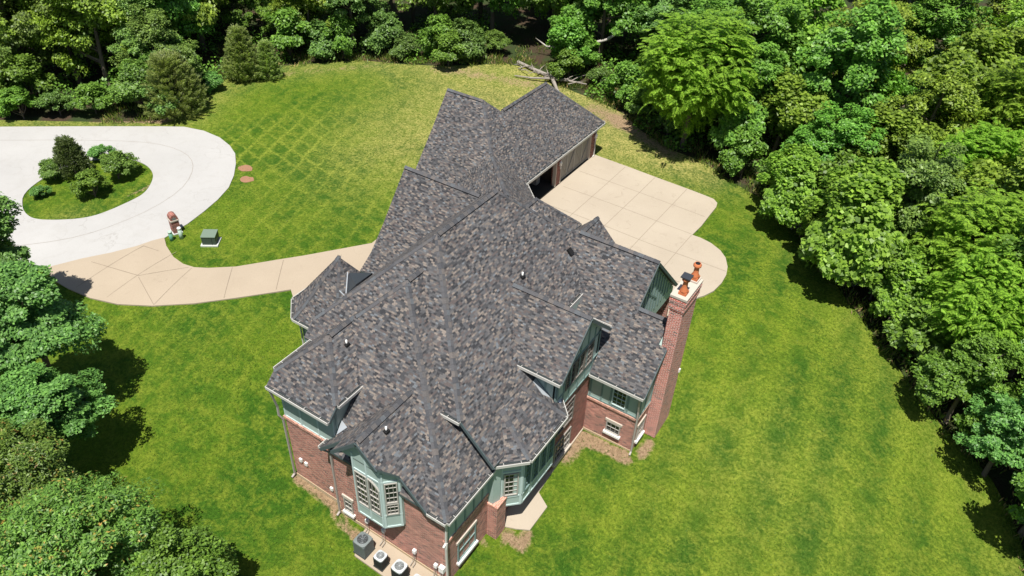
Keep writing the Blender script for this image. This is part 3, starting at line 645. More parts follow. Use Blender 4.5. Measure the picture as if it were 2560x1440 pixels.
# main flank beyond the bay, dormer gable over it
facade('wall', (-11.1, 22.5), LY, [(0, -2.4), (3.6, -2.4), (3.6, 2.8), (0, 2.8)], 'brick_dark')
facade('wall', (-11.9, 22.55), (1, 0), [(0, -2.4), (.8, -2.4), (.8, 2.8), (0, 2.8)], 'brick_dark')
window((-11.1, 22.5), LY, .3, 1.9, .75, 2.4, 4, 4, 'door_dark'); window((-11.1, 22.5), LY, .3, 1.9, -1.3, .1, 5, 3, 'door', 'stone')
facade('boarded_wall', (-11.05, 22.4), LY, [(0, 2.78), (4.05, 2.78), (4.05, 5.35), (2.0, 7.35), (0, 5.35)], 'green')
dg = lambda u: min(5.2+u, 9.25-u)-.05
battens((-11.05, 22.4), LY, [.06, .62, 1.2, 2.0, 2.75, 3.4, 3.98], 2.8, dg, [(0, 4.05, 2.86), (0, 4.05, 3.68), (.1, 4.0, 5.16)])
for i in range(3): window((-11.05, 22.4), LY, .75+i*.87, 1.56+i*.87, 3.75, 5.1, 3, 4, 'door_dark', rail=False, bw=.028)
facade('boarded_wall', (-13.6, 22.4), LX, [(0, 5.2), (0, 6.0) if False else (.1, 5.3), (2.54, 5.3), (2.54, 2.9), (2.3, 2.9)], 'green')
battens((-13.6, 22.4), LX, [1.1, 1.9, 2.48], lambda u: 7.9-2.2-u*1.0-.0, 5.25, ())
facade('boarded_wall', (-11.05, 26.45), RX, [(0, 2.8), (2.5, 2.8), (2.5, 5.3), (0, 5.3)], 'green')
# side wing
facade('wall', (-11.3, 26.04), LX, [(0, -2.4), (3.05, -2.4), (3.05, .9), (0, .9)], 'brick')
facade('boarded_wall', (-11.3, 26.06), LX, [(0, .9), (3.05, .9), (3.05, 3.1), (0, 3.1)], 'green')
battens((-11.3, 26.06), LX, [.3, .95, 1.45, 2.42, 2.98], .92, 3.0, [(0, 3.05, .98), (0, 3.05, 2.75)])
facade('brick_sill_course', (-11.3, 25.97), LX, [(0, .78), (3.1, .78), (3.1, .92), (0, .92)], 'soldier')
window((-11.3, 26.06), LX, 1.55, 2.33, 1.15, 2.6, 3, 5, 'green_light')
window((-11.3, 26.04), LX, 1.48, 2.28, -.86, -.12, 3, 2, 'frame', 'white', lintel='stone', rail=False)
facade('wall', (-8.24, 26.07), LY, [(0, -2.4), (5, -2.4), (5, .9), (0, .9)], 'brick')
facade('boarded_wall', (-8.245, 26.09), LY, [(0, .9), (5.0, .9), (5.0, 3.1), (2.4, 5.6), (0, 3.2)], 'green')
battens((-8.245, 26.09), LY, [.05, .7, 1.4], .92, 3.4, [(0, 1.6, .98)])
facade('brick_sill_course', (-8.19, 26.0), LY, [(0, .78), (1.6, .78), (1.6, .92), (0, .92)], 'soldier')
window((-8.25, 26.04), LY, .3, 1.1, -.95, .1, 3, 3, 'frame', 'white', lintel='stone', rail=False)
facade('foundation', (-11.3, 26.01), LX, [(0, -2.4), (3.08, -2.4), (3.08, -1.48), (0, -1.5)], 'foundation', .1)
facade('boarded_wall', (-10.3, 25.9), LY, [(0, 2.8), (8.2, 2.8), (8.2, 3.3), (4.27, 7.35), (0, 3.1)], 'green')
rg = lambda u: min(3.1+u-.15, 11.5-u)-.05
battens((-10.3, 25.9), LY, [i*.42+2.2 for i in range(15)], 3.5, rg, [(2.3, 4.1, 5.2, 6.9), (5.6, 4.0, 4.2, 5.6)])
# hidden and half hidden outer walls
for nm, o_, u_, L_, zt, mt in (('wall', (-10.3, 34.1), RX, 12, 2.9, 'brick'), ('wall', (-8.25, 31.0), RX, 2.1, 2.9, 'brick'), ('wall', (-22.0, 31.5), (0, -1), 12, 5.6, 'brick'), ('wall', (-25.7, 34), (0, -1), 8.2, 2.9, 'brick'), ('wall', (-25.7, 25.8), LX, 3.8, 2.8, 'brick'),
                              ('wall', (-14.6, 17.97), LX, 2.8, 2.5, 'brick'), ('wall', (-14.2, 35.1), RX, 3.7, 2.8, 'brick')):
    facade(nm, o_, u_, [(0, -2.3), (L_, -2.3), (L_, zt), (0, zt)], mt)
facade('boarded_wall', (-25.72, 34.0), (0, -1), [(0, 2.9), (8.2, 2.75), (8.2, 2.76), (4.08, 7.2), (0, 3.1)], 'green')
facade('boarded_wall', (-13.9, 35.15), RX, [(0.2, 2.8), (4.1, 2.8), (2.15, 4.8)], 'green')
facade('boarded_wall', (-13.0, 26.6), LY, [(0, 3.0), (5.2, 3.0), (5.2, 5.3), (0, 5.3)], 'green')
# tower
tw = [(TA[0]+(p[0]-TA[0])*.86, TA[1]+(p[1]-TA[1])*.86) for p in T]
prism_wall('boarded_wall', tw, .2, 2.7, 'green'); prism_wall('wall', [(TA[0]+(p[0]-TA[0])*.875, TA[1]+(p[1]-TA[1])*.875) for p in T], -2.0, .2, 'brick')
battens(tw[0], LX, [.05, .85, 1.65, 2.42], .2, 2.65, [(0, 2.45, .3), (0, 2.45, 2.5)]); battens(tw[7], (1, -1), [.06, .7, 1.34], .2, 2.65, [(0, 1.4, .3)])
# metal saddle between tower and main roof
b = HB(); s0, s1, s2, s3 = (-23.43, 22.16, 5.72), (-22.45, 20.95, 5.62), (-22.3, 22.7, 5.9), (-22.0, 21.2, 6.25)
b.prism([s0, s1, s3, s2], (0, 0, -.3)); b.build('metal_saddle', 'lead')
b = HB(); b.bar((-23.47, 22.14, 5.76), (-22.45, 20.9, 5.66), .05, .05); b.bar((-23.0, 21.0, 5.5), (-22.2, 20.7, 5.6), .05, .05); b.build('saddle_trim', 'lead_light')
# lead sheets in the valleys
b = HB(); b.prism([(-18.0, 15.6, 4.12), (-17.6, 15.5, 4.0), (-17.95, 15.15, 3.62)], (0, 0, -.03)); b.build('valley_flashing', 'lead_light')
b = HB(); b.prism([(-18.1, 31.05, 7.02), (-15.9, 30.62, 7.02), (-14.85, 30.8, 7.02), (-14.8, 30.1, 7.02), (-17.9, 30.3, 7.02)], (0, 0, -.3)); b.build('valley_flashing', 'lead')
b = HB(); b.bar((-16.45, 30.3, 7.05), (-16.0, 30.72, 7.05), .04, .05); b.bar((-18.0, 31.05, 7.05), (-16.3, 30.4, 7.05), .03, .04); b.build('flashing_trim', 'lead_light')
b = HB(); b.prism([(-12.2, 22.35, 4.55), (-11.2, 22.36, 3.62), (-11.1, 22.9, 3.5), (-10.9, 22.7, 3.45), (-11.1, 22.1, 3.5), (-12.2, 22.1, 4.55)], (0, 0, -.03)); b.build('valley_flashing', 'lead_light')

# chimney -----------------------------------------------------------
b = HB(); b.box((-7.94, 28.43, 2.3), (.66, 1.74, 9.6)); ch = b.build('chimney', 'brick_chim')
PI_ = Matrix.Translation(-HP)
def sub(mb, name, mat, par): o = mb.build(name, mat, par); return o
b = MB()
for z, e, h in ((7.17, .03, .10), (7.3, .06, .12), (7.46, .05, .18), (7.62, .075, .12), (7.74, .09, .1), (7.85, .075, .1)): b.box((-7.94, 28.43, z+.0), (.66+2*e, 1.74+2*e, h))
sub(b, 'corbel', 'brick_chim', ch)
b = MB(); b.box((-7.94, 28.43, 7.96), (.84, 1.94, .11)); sub(b, 'chimney_cap', 'stone', ch)
b = MB(); b.box((-7.88, 29.12, 8.06), (.48, .5, .1)); sub(b, 'pot_plinth', 'stone', ch)
def pot(x, y, z, h, name, hood):
    b = MB(); s_ = .19
    b.box((x, y, z+.07), (s_*2, s_*2, .14)); n = 8
    prof = [(.2, .14), (.2, .2), (.13, .34), (.115, h-.28), (.13, h-.2), (.19, h-.16), (.2, h-.08), (.16, h-.04), (.155, h)]
    b.lathe(prof, (x, y, z), 16); o = sub(b, name, 'terracotta', ch)
    if hood:
        c = MB(); c.box((x, y, z+h+.06), (.46, .46, .05)); c.box((x, y, z+h-.01), (.26, .26, .1)); sub(c, 'pot_hood', 'lead', ch)
    else:
        c = MB(); c.lathe([(.125, h+.001), (.125, h+.006)], (x, y, z), 16); sub(c, 'flue_opening', 'black', ch)
pot(-7.89, 27.88, 8.02, .92, 'chimney_pot', True); pot(-7.88, 29.12, 8.11, .88, 'chimney_pot', False)
b = HB(); b.box((-7.58, 29.2, 2.2), (.08, .14, .2)); b.build('wall_lamp', 'white')

# garage ------------------------------------------------------------
gx_ = -23.75
facade('wall', (gx_, 39.0), LY, [(0, -.4), (.55, -.4), (.55, 2.25), (5.05, 2.25), (5.05, -.4), (5.75, -.4), (5.75, 2.25), (10.3, 2.25), (10.3, -.4), (11.3, -.4), (11.3, 2.72), (0, 2.72)], 'brick_dark', .35)
facade('wall', (gx_, 50.3), RX, [(0, -.4), (6.5, -.4), (6.5, 2.72), (0, 2.72)], 'brick_dark')
facade('wall', (-30.3, 50.3), (0, -1), [(0, -.4), (13.5, -.4), (13.5, 2.72), (0, 2.72)], 'brick_dark')
facade('wall', (-30.3, 36.7), LX, [(0, -.4), (4.2, -.4), (4.2, 2.72), (0, 2.72)], 'brick_dark')
facade('boarded_wall', (-30.5, 45.0), (0, -1), [(0.4, 2.7), (8.3, 2.7), (4.5, 6.9)], 'green')
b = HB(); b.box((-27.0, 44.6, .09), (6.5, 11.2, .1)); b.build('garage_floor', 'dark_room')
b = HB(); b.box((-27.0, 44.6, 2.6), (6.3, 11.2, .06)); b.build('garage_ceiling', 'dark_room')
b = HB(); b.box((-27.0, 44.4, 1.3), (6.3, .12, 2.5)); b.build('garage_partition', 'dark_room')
# closed carriage door
gd = HB(); gd.box((gx_-.18, 47.05, 1.18), (.06, 4.5, 2.16)); gdo = gd.build('garage_door', 'door')
c = MB(); X0 = gx_-.14
ys = [44.83, 45.95, 47.05, 48.17, 49.27]
for y in ys: c.bar((X0, y, .12), (X0, y, 2.22), .035, .12, (0, 1, 0))
c.bar((X0+.002, 44.8, 2.16), (X0+.002, 49.3, 2.16), .035, .14); c.bar((X0+.002, 44.8, .2), (X0+.002, 49.3, .2), .035, .14)
for i in range(4):
    a, d_ = ys[i], ys[i+1]
    if i % 2 == 0: c.bar((X0-.004, a, 2.1), (X0-.004, d_, .25), .03, .11, (1, 0, 0))
    else: c.bar((X0-.004, a, .25), (X0-.004, d_, 2.1), .03, .11, (1, 0, 0))
c.build('door_trim', 'frame', gdo)
b = HB()
for y0_, y1_ in ((39.55, 44.05), (44.75, 49.3)):
    b.bar((gx_+.03, y0_-.09, 2.31), (gx_+.03, y1_+.09, 2.31), .09, .16)
    for yy in (y0_-.0, y1_+.0): b.bar((gx_-.1, yy, .1), (gx_-.1, yy, 2.23), .26, .1, (0, 1, 0))
b.build('door_surround', 'stone')
b = HB()   # things glimpsed inside
b.box((-25.2, 43.6, .4), (.5, .5, .6)); b.build('storage_box', 'frame')
for yy in (44.4, 49.85):
    b = HB(); x0 = gx_+.16
    b.lathe([(.03, 1.75), (.03, 1.8), (.1, 1.84), (.11, 2.02), (.13, 2.05), (.02, 2.2), (.01, 2.26)], (x0, yy, 0), 10); b.bar((gx_, yy, 1.78), (x0, yy, 1.78), .03, .05); b.lathe([(.04, 1.55), (.05, 1.7), (.02, 1.74)], (x0, yy, 0), 10); b.build('wall_lamp', 'white')

# downspouts
def spout(pts, mat='downspout', r=.05):
    b = HB()
    for a, c in zip(pts, pts[1:]): b.bar(a, c, r*1.7, r*1.5, (0, 1, .01))
    b.bar(pts[-1], Vector(pts[-1])+Vector((.02, -.22, -.06)), r*1.8, r*1.6, (0, 0, 1)); b.build('downspout', mat)
spout([(-21.45, 14.72, 4.7), (-21.45, 14.78, 4.4), (-21.5, 15.0, 3.3), (-21.5, 14.98, 2.75), (-21.44, 15.12, 2.4), (-21.44, 15.12, -1.6)])
spout([(-18.38, 14.6, 2.85), (-18.2, 14.8, 2.6), (-18.16, 14.82, 2.4), (-18.16, 14.82, -1.75)])
spout([(-11.62, 14.6, 2.88), (-11.7, 14.8, 2.5), (-11.72, 14.78, 1.25)], 'gutter'); spout([(-11.68, 14.76, 1.3), (-11.66, 14.7, 1.0), (-11.66, 14.76, -2.1)], 'gutter')
spout([(-8.2, 25.62, 2.8), (-8.22, 25.9, 1.6), (-8.2, 25.92, .7), (-8.2, 25.95, -1.45)], 'downspout')
spout([(-23.6, 49.98, 2.7), (-23.68, 50.0, 2.3), (-23.68, 50.0, .2)], 'gutter', .045)
spout([(-26.2, 20.5, 2.7), (-26.15, 20.75, 2.4), (-26.15, 20.75, 0)], 'gutter', .045)
# electrics on the gable wing wall
def vent_pipe(x, y, z):
    b = HB(); b.lathe([(.045, 0), (.045, .3)], (x, y, z), 10); p = b.build('vent_pipe', 'white')
    c = MB(); c.box((x, y, z+.04), (.2, .24, .1)); c.lathe([(.09, .05), (.06, .14)], (x, y, z), 10); c.build('pipe_boot', 'black', p)
vent_pipe(-15.0, 25.33, 7.3); vent_pipe(-19.15, 17.5, 6.52); vent_pipe(-15.07, 15.29, 5.58); vent_pipe(-15.3, 33.6, 4.3)
b = HB(); b.bar((-14.6, 29.1, 6.97), (-14.35, 29.1, 6.72), .3, .16, (1, 0, 1)); b.build('roof_vent', 'black')
for (x, z) in ((-20.8, -.15), (-20.45, -.2), (-18.9, -.95)):
    b = HB(); b.box((x, 15.16, z), (.17, .1, .2)); b.build('meter_box', 'white')
def conduit(x, z, big=False):
    b = HB(); b.box((x, 14.8, z), (.16, .14, .22) if not big else (.26, .2, .34)); p = b.build('electric_box', 'white')
    c = MB()
    for k in (-.04, .03): c.tube([(x+k, 14.8, z-.1), (x+k*1.5, 14.74, z-.4), (x+k*2, 14.72, -1.75), (x+k*2+.02, 14.5, -1.8)], .016, 6)
    c.build('conduit', 'frame', p)
conduit(-16.35, -1.0); conduit(-15.35, -.9); conduit(-13.55, -1.0); conduit(-12.35, -1.05); conduit(-12.0, -1.0, True)
# ------------------------------------------------------------------ things on the ground
# air conditioning units on their slab
tag(drape('utility_slab', [(-16.05, 13.5), (-11.4, 13.45), (-11.4, 14.88), (-16.6, 14.88), (-16.5, 14.2)], .1, .6, 'drive', edge=.12), '', '')
for k_ in ('label', 'category'): del bpy.data.objects['utility_slab'][k_]
M['ac_metal'] = plain('grey_metal_casing', (.16, .185, .185), .5); M['ac_light'] = plain('pale_metal_top', (.50, .53, .54), .45); M['ac_dark'] = plain('dark_louvre', (.035, .04, .04), .6); M['steel'] = plain('fan_steel', (.34, .37, .39), .35, .5)
def ac(x, y, s, h, top, side, label, blades=True, rz=0):
    z = terrain(x, y)+.1; root = empty('air_conditioner', (x, y, z), label, 'air conditioner', 'air conditioners on the slab', rz)
    b = MB(); b.box((0, 0, .03), (s*1.12, s*1.12, .06)); b.build('base_pad', 'ac_dark', root)
    b = MB(); b.box((0, 0, h/2+.03), (s*.94, s*.94, h-.06)); b.build('cabinet', 'ac_dark', root)
    b = MB(); n = 11
    for i in range(n):
        t = -s/2+s*(i+.5)/n
        for q in ((t, s/2), (t, -s/2)): b.box((q[0], q[1], h/2), (s/n*.42, .03, h-.12))
        for q in ((s/2, t), (-s/2, t)): b.box((q[0], q[1], h/2), (.03, s/n*.42, h-.12))
    b.build('louvres', side, root)
    # rounded square top with a round opening
    b = MB(); K = 40; ro = []; ri = []; r = s*.40; rd = []
    for i in range(K):
        a = 2*PI*i/K; c, s_ = math.cos(a), math.sin(a); m_ = (abs(c)**5+abs(s_)**5)**(-1/5); ro.append(Vector((c*m_*s*.53, s_*m_*s*.53, h))); ri.append(Vector((c*r, s_*r, h+.03))); rd.append(Vector((c*r, s_*r, h-.12)))
    for i in range(K):
        j = (i+1) % K; dn = Vector((0, 0, -.09))
        b.face([ro[i], ro[j], ri[j], ri[i]]); b.face([ro[i]+dn, ro[j]+dn, ro[j], ro[i]]); b.face([ri[i], ri[j], rd[j], rd[i]])
    b.build('top_panel', top, root)
    b = MB(); b.lathe([(r, h-.13), (r*.5, h-.14)], (0, 0, 0), 24); b.build('shroud', 'ac_light' if not blades else 'ac_dark', root)
    b = MB(); b.lathe([(r*.26, h-.12), (r*.26, h-.05), (r*.12, h-.03)], (0, 0, 0), 14)
    if blades:
        for k in range(4):
            a = k*PI/2+.4; R = Matrix.Rotation(a, 3, 'Z')
            b.prism([R @ Vector(p) for p in ((r*.2, -.03, h-.08), (r*.85, -.13*s, h-.1), (r*.9, .12*s, h-.05), (r*.2, .05, h-.06))], (0, 0, -.008))
    b.build('fan', 'ac_light' if blades else 'steel', root)
    b = MB()
    for k in range(5 if blades else 7):
        rr = r*(k+1)/(5.5 if blades else 7.5); pts = [(rr*math.cos(2*PI*i/24), rr*math.sin(2*PI*i/24), h+.02) for i in range(25)]; b.tube(pts, .0045, 4, False)
    for k in range(4): a = k*PI/4; b.tube([(-r*math.cos(a), -r*math.sin(a), h+.025), (r*math.cos(a), r*math.sin(a), h+.025)], .005, 4)
    b.build('fan_guard', 'steel' if blades else 'ac_light', root)
    return root
ac(-15.86, 13.95, .64, .88, 'ac_metal', 'ac_metal', 'largest dark grey air conditioner with fan blades showing, by the grass end of slab', True)
ac(-14.74, 13.85, .47, .74, 'ac_light', 'ac_dark', 'small air conditioner with pale top, second from the big grey one', False)
ac(-13.70, 13.92, .55, .82, 'ac_light', 'ac_dark', 'black sided air conditioner with shiny white top, third along the slab', False)
ac(-12.68, 13.88, .50, .74, 'ac_light', 'ac_dark', 'air conditioner cut by the bottom edge of the photo below the brick wall', False)

# transformer cabinet
M['cab'] = plain('dark_green_cabinet', (.045, .065, .052), .5); M['cab_top'] = plain('sage_cabinet_lid', (.15, .20, .155), .5); M['pad'] = plain('pad_concrete', (.50, .52, .50), .9)
M['label'] = plain('white_sticker', (.62, .63, .6), .5)
x, y = -39.0, 24.95; z = terrain(x, y)
root = empty('transformer_box', (x, y, z), 'green metal transformer cabinet on a pale pad in the lawn', 'utility box', rz=.62)
b = MB(); b.box((0, 0, .05), (1.12, 1.0, .12)); b.build('pad', 'pad', root)
b = MB(); b.box((0, 0, .42), (.9, .8, .64)); b.build('cabinet', 'cab', root)
b = MB(); b.prism([(-.47, -.43, .74), (.47, -.43, .74), (.47, .43, .80), (-.47, .43, .80)], (0, 0, -.05)); b.build('lid', 'cab_top', root)
b = MB(); b.prism([(-.456, .1, .52), (-.456, -.04, .52), (-.456, .03, .66)], (-.004, 0, 0)); b.box((-.455, .03, .44), (.006, .12, .14)); b.build('warning_label', 'label', root)
b = MB(); b.box((.2, -.405, .42), (.03, .03, .62)); b.build('door_seam', 'ac_dark', root)

# brick mailbox with arched top
x, y = -41.9, 24.45; z = terrain(x, y)
root = empty('mailbox', (x, y, z), 'red brick mailbox pillar with arched top at road edge', 'mailbox', rz=-.32)
b = MB(); b.box((0, 0, .5), (.6, .5, 1.02)); b.build('pillar', 'brick_dark', root)
b = MB(); b.box((0, 0, 1.04), (.68, .58, .09)); b.build('stone_band', 'stone', root)
b = MB(); pr = [(-.3, -.25, 1.08)] + [(-.3, -.25*math.cos(PI*i/12), 1.08+.12+.27*math.sin(PI*i/12)) for i in range(13)] + [(-.3, .25, 1.08)]
b.prism(pr, (.6, 0, 0)); b.build('arched_top', 'brick_dark', root)
b = MB(); b.prism([(.302, -.13*math.cos(PI*i/10), 1.13+.17*math.sin(PI*i/10)) for i in range(11)], (.01, 0, 0)); b.build('mail_door', 'ac_metal', root)
b = MB(); b.box((0, 0, .03), (.75, .62, .1)); b.build('footing', 'pad', root)
# marker posts
M['post_green'] = plain('green_plastic_post', (.12, .30, .21), .5); M['post_pale'] = plain('pale_green_post', (.36, .47, .40), .5)
def post(x, y, h, mt, label, cap_):
    z = terrain(x, y); root = empty('utility_post', (x, y, z), label, 'utility post', 'utility posts by the mailbox')
    b = MB(); b.lathe([(.13, -.1), (.125, h)], (0, 0, 0), 16); b.build('post', mt, root)
    c = MB(); c.lathe([(.14, h), (.14, h+.08), (.1, h+.13)], (0, 0, 0), 16); c.build('cap', cap_, root)
post(-41.3, 23.62, .62, 'post_green', 'short round green utility post nearer the road', 'post_pale'); post(-40.95, 24.12, .78, 'post_pale', 'taller pale green utility post beside the brick mailbox', 'label')
# bare soil patches
for i, (x, y, r, lb) in enumerate(((-44.84, 33.1, .5, 0), (-43.48, 31.98, .5, 0))):
    rr = random.Random(i); pts = [(x+r*1.25*math.cos(a*PI/7)*rr.uniform(.75, 1.1), y+r*math.sin(a*PI/7)*rr.uniform(.75, 1.1)) for a in range(14)]
    drape('bare_soil', pts, .02, .3, 'soil')
# valve box lid on the grass
# ------------------------------------------------------------------ foliage
def leaf_mat(name, c, trans=.35, hue=.5, warm=None, gloss=.35):
    t = NT(name, .5); g = t.n('NewGeometry').outputs['Random Per Island']; oi = t.n('ObjectInfo').outputs['Random']
    p = t.pos(); lg = t.noise(p, .7, 3)
    dark = tuple(a*.55 for a in c); lite = (c[0]*1.75, c[1]*1.45, c[2]*1.2)
    x = t.mix(t.ramp(g, [(0, 0.), (.8, .7), (1, 1.)]), dark, lite)
    if warm: x = t.mix(t.ramp(t.noise(p, 2.6, 2), [(.56, 0.), (.64, 1.)]), x, t.mix(t.ramp(g, [(.55, 0.), (.85, 1.)]), x, warm))
    hs = t.n('HueSaturation'); t.v(hs.inputs['Hue'], t.math('MULTIPLY_ADD', oi, .035, .487)); t.v(hs.inputs['Value'], t.math('MULTIPLY_ADD', lg, .8, t.math('MULTIPLY_ADD', oi, .45, .42)))
    hs.inputs['Saturation'].default_value = .95; t.l(x, hs.inputs['Color'])
    t.l(hs.outputs[0], t.b.inputs['Base Color']); t.b.inputs['Roughness'].default_value = .45; t.b.inputs['Specular IOR Level'].default_value = gloss
    tr = t.n('BsdfTranslucent'); x2 = t.mix(1., hs.outputs[0], (1.1, 1.25, .5), 'MULTIPLY'); t.l(x2, tr.inputs[0])
    ms = t.n('MixShader'); ms.inputs[0].default_value = trans; t.l(t.b.outputs[0], ms.inputs[1]); t.l(tr.outputs[0], ms.inputs[2]); t.l(ms.outputs[0], t.out.inputs[0])
    M[name] = t.m
leaf_mat('leaf_mid', (.125, .275, .03)); leaf_mat('leaf_blue', (.115, .25, .052)); leaf_mat('leaf_lime', (.185, .33, .022), .45); leaf_mat('leaf_yellow', (.19, .32, .028))
leaf_mat('leaf_olive', (.135, .245, .045)); leaf_mat('needle_cedar', (.30, .43, .15), .5); leaf_mat('needle_dark', (.11, .175, .06), .3); leaf_mat('leaf_red', (.12, .235, .035), .35, warm=(.42, .22, .05))
leaf_mat('leaf_bush', (.125, .26, .04)); leaf_mat('weeds', (.12, .20, .025)); leaf_mat('vine', (.19, .36, .035), .45); leaf_mat('dry_twig', (.16, .12, .085), .1, gloss=.1)
M['bark'] = plain('grey_bark', (.13, .105, .08), .95, var=.35); M['bark_pale'] = plain('bleached_wood', (.42, .39, .35), .9, var=.3)

def quad_mesh(name, C, A, B, mat):
    """C centres, A half length vectors, B half width vectors -> rhombic leaves, each folded on its midrib"""
    n = len(C); V = np.empty((n, 4, 3), np.float32)
    V[:, 0] = C-A; V[:, 1] = C+B-A*.15; V[:, 2] = C+A; V[:, 3] = C-B-A*.15
    me = bpy.data.meshes.new(name); me.vertices.add(n*4); me.vertices.foreach_set('co', V.ravel())
    me.loops.add(n*4); me.loops.foreach_set('vertex_index', np.arange(n*4, dtype=np.int32))
    me.polygons.add(n); me.polygons.foreach_set('loop_start', np.arange(0, n*4, 4, dtype=np.int32)); me.polygons.foreach_set('loop_total', np.full(n, 4, np.int32))
    me.update(); me.validate(); me.materials.append(M[mat]); return me
def unit(v): return v/np.maximum(np.linalg.norm(v, axis=1, keepdims=True), 1e-6)
def clumps_to_leaves(rng, cc, cr, per, leaf, ratio, ctr, hang=0., flat=.6, up=.7):
    """cc clump centres, cr radii"""
    k = len(cc); idx = np.repeat(np.arange(k), per); n = len(idx)
    d = unit(rng.normal(size=(n, 3))); d[:, 2] = np.abs(d[:, 2])*rng.choice([1, 1, 1, -1], n)
    r = rng.uniform(.45, 1, n)**.6
    off = d*r[:, None]*cr[idx][:, None]; off[:, 2] *= flat
    off += rng.normal(size=(n, 3))*.05
    C = cc[idx]+off
    outw = unit(C-ctr)
    nrm = unit(outw*.5+np.array([0, 0, up])+unit(rng.normal(size=(n, 3)))*.55)
    t = unit(rng.normal(size=(n, 3))+outw*1.1+np.array([0, 0, -hang])); t = unit(t-nrm*(t*nrm).sum(1, keepdims=True))
    bb = np.cross(nrm, t); L = leaf*rng.uniform(.6, 1.3, n)[:, None]
    return C, t*L*.5, bb*L*ratio*.5
def crown_broad(seed, R=4., H=8., base=2.6, nc=95, per=170, leaf=.34, ratio=.62, hang=.3, mat='leaf_mid', crf=.27, flat=.62, la_=.32):
    # several overlapping boughs of leaf clumps, so that no crown is one smooth dome
    rng = np.random.default_rng(seed); cz = base+H*.5; ns = 7
    a = rng.uniform(0, 2*PI, ns)+np.arange(ns)*2.4; q = np.where(np.arange(ns) < 2, .12, rng.uniform(.42, .68, ns)); sr = rng.uniform(.36, .58, ns); sh = np.where(np.arange(ns) < 2, rng.uniform(.62, .7, ns), rng.uniform(.22, .62, ns))
    sc = np.stack([np.cos(a)*q*R, np.sin(a)*q*R, base+H*sh], 1)
    k = rng.choice(ns, nc, p=sr/sr.sum()); d = unit(rng.normal(size=(nc, 3))); d[:, 2] = d[:, 2]*.85+.18; d = unit(d)
    r = rng.uniform(.3, 1, nc)**.4*(1+rng.uniform(-.12, .2, nc)*la_*2)
    cc = sc[k]+d*(r*sr[k])[:, None]*np.array([R, R, H*.42])
    cc[:, 2] = np.maximum(cc[:, 2], base*.6+.2)
    cr = R*crf*rng.uniform(.6, 1.25, nc)
    C, A, B = clumps_to_leaves(rng, cc, cr, per, leaf, ratio, np.array([0, 0, cz-1]), hang, flat)
    return quad_mesh('crown', C, A, B, mat), cc, cz
def trunk_mesh(seed, cc, base, top, r0=.22, mat='bark', nl=9):
    rng = random.Random(seed); b = MB(); pts = [(0, 0, -.6), (rng.uniform(-.1, .1), rng.uniform(-.1, .1), base*.6), (rng.uniform(-.3, .3), rng.uniform(-.3, .3), base+(top-base)*.4), (rng.uniform(-.4, .4), rng.uniform(-.4, .4), top)]
    b.tube(pts, [r0*1.25, r0, r0*.6, r0*.12], 8)
    ids = rng.sample(range(len(cc)), min(nl, len(cc)))
    for i in ids:
        c = cc[i]; f = rng.uniform(.35, .75); z0 = max(base*.6, min(top*.8, c[2]-1.2-f)); t = (z0-base*.6)/(top-base*.6+.01)
        x0, y0 = pts[1][0]*(1-t)+pts[3][0]*t, pts[1][1]*(1-t)+pts[3][1]*t
        mid = (x0+(c[0]-x0)*.5+rng.uniform(-.2, .2), y0+(c[1]-y0)*.5+rng.uniform(-.2, .2), z0+(c[2]-z0)*.42)
        b.tube([(x0, y0, z0), mid, tuple(c)], [r0*.42, r0*.28, r0*.06], 6)
    o = b.build('trunk', mat); me = o.data; bpy.data.objects.remove(o); return me
def crown_locust(seed, R=4.2, H=8, base=2., mat='leaf_lime', nb=230, per=20):
    """feathery compound leaves: sprays of leaflets along drooping rachises"""
    rng = np.random.default_rng(seed); cz = base+H*.5; d = unit(rng.normal(size=(nb, 3))); d[:, 2] = d[:, 2]*.8+.12; d = unit(d)
    r = rng.uniform(.35, 1, nb)**.5; cc = d*r[:, None]*np.array([R, R, H*.5])*.85+np.array([0, 0, cz])
    # each clump: fronds; each frond: leaflets
    fr = 14; Cs = []; As = []; Bs = []
    for i in range(nb):
        a = rng.uniform(0, 2*PI, fr); out = d[i]*.9
        dr = np.stack([np.cos(a), np.sin(a), np.zeros(fr)], 1)*1.2+out*.7+rng.normal(size=(fr, 3))*.35; dr = unit(dr); L = rng.uniform(.45, .85, fr)
        st = cc[i]+rng.normal(size=(fr, 3))*.4
        for k in range(per//2):
            t = (k+.5)/(per//2); p = st+dr*(L*t)[:, None]; p[:, 2] -= L*t*t*.38
            side = unit(np.cross(dr, np.array([0, 0, 1.])+np.zeros_like(dr)))
            for sg in (-1, 1):
                ax = unit(side*sg+dr*.5+np.array([0, 0, -.35])); ll = .14*(1.1-t*.6)*rng.uniform(.7, 1.3, fr)[:, None]
                Cs.append(p+ax*ll); As.append(ax*ll); Bs.append(unit(np.cross(ax, np.array([0, 0, 1.])+np.zeros_like(ax)))*.045)
    return quad_mesh('crown', np.concatenate(Cs), np.concatenate(As), np.concatenate(Bs), mat), cc, cz
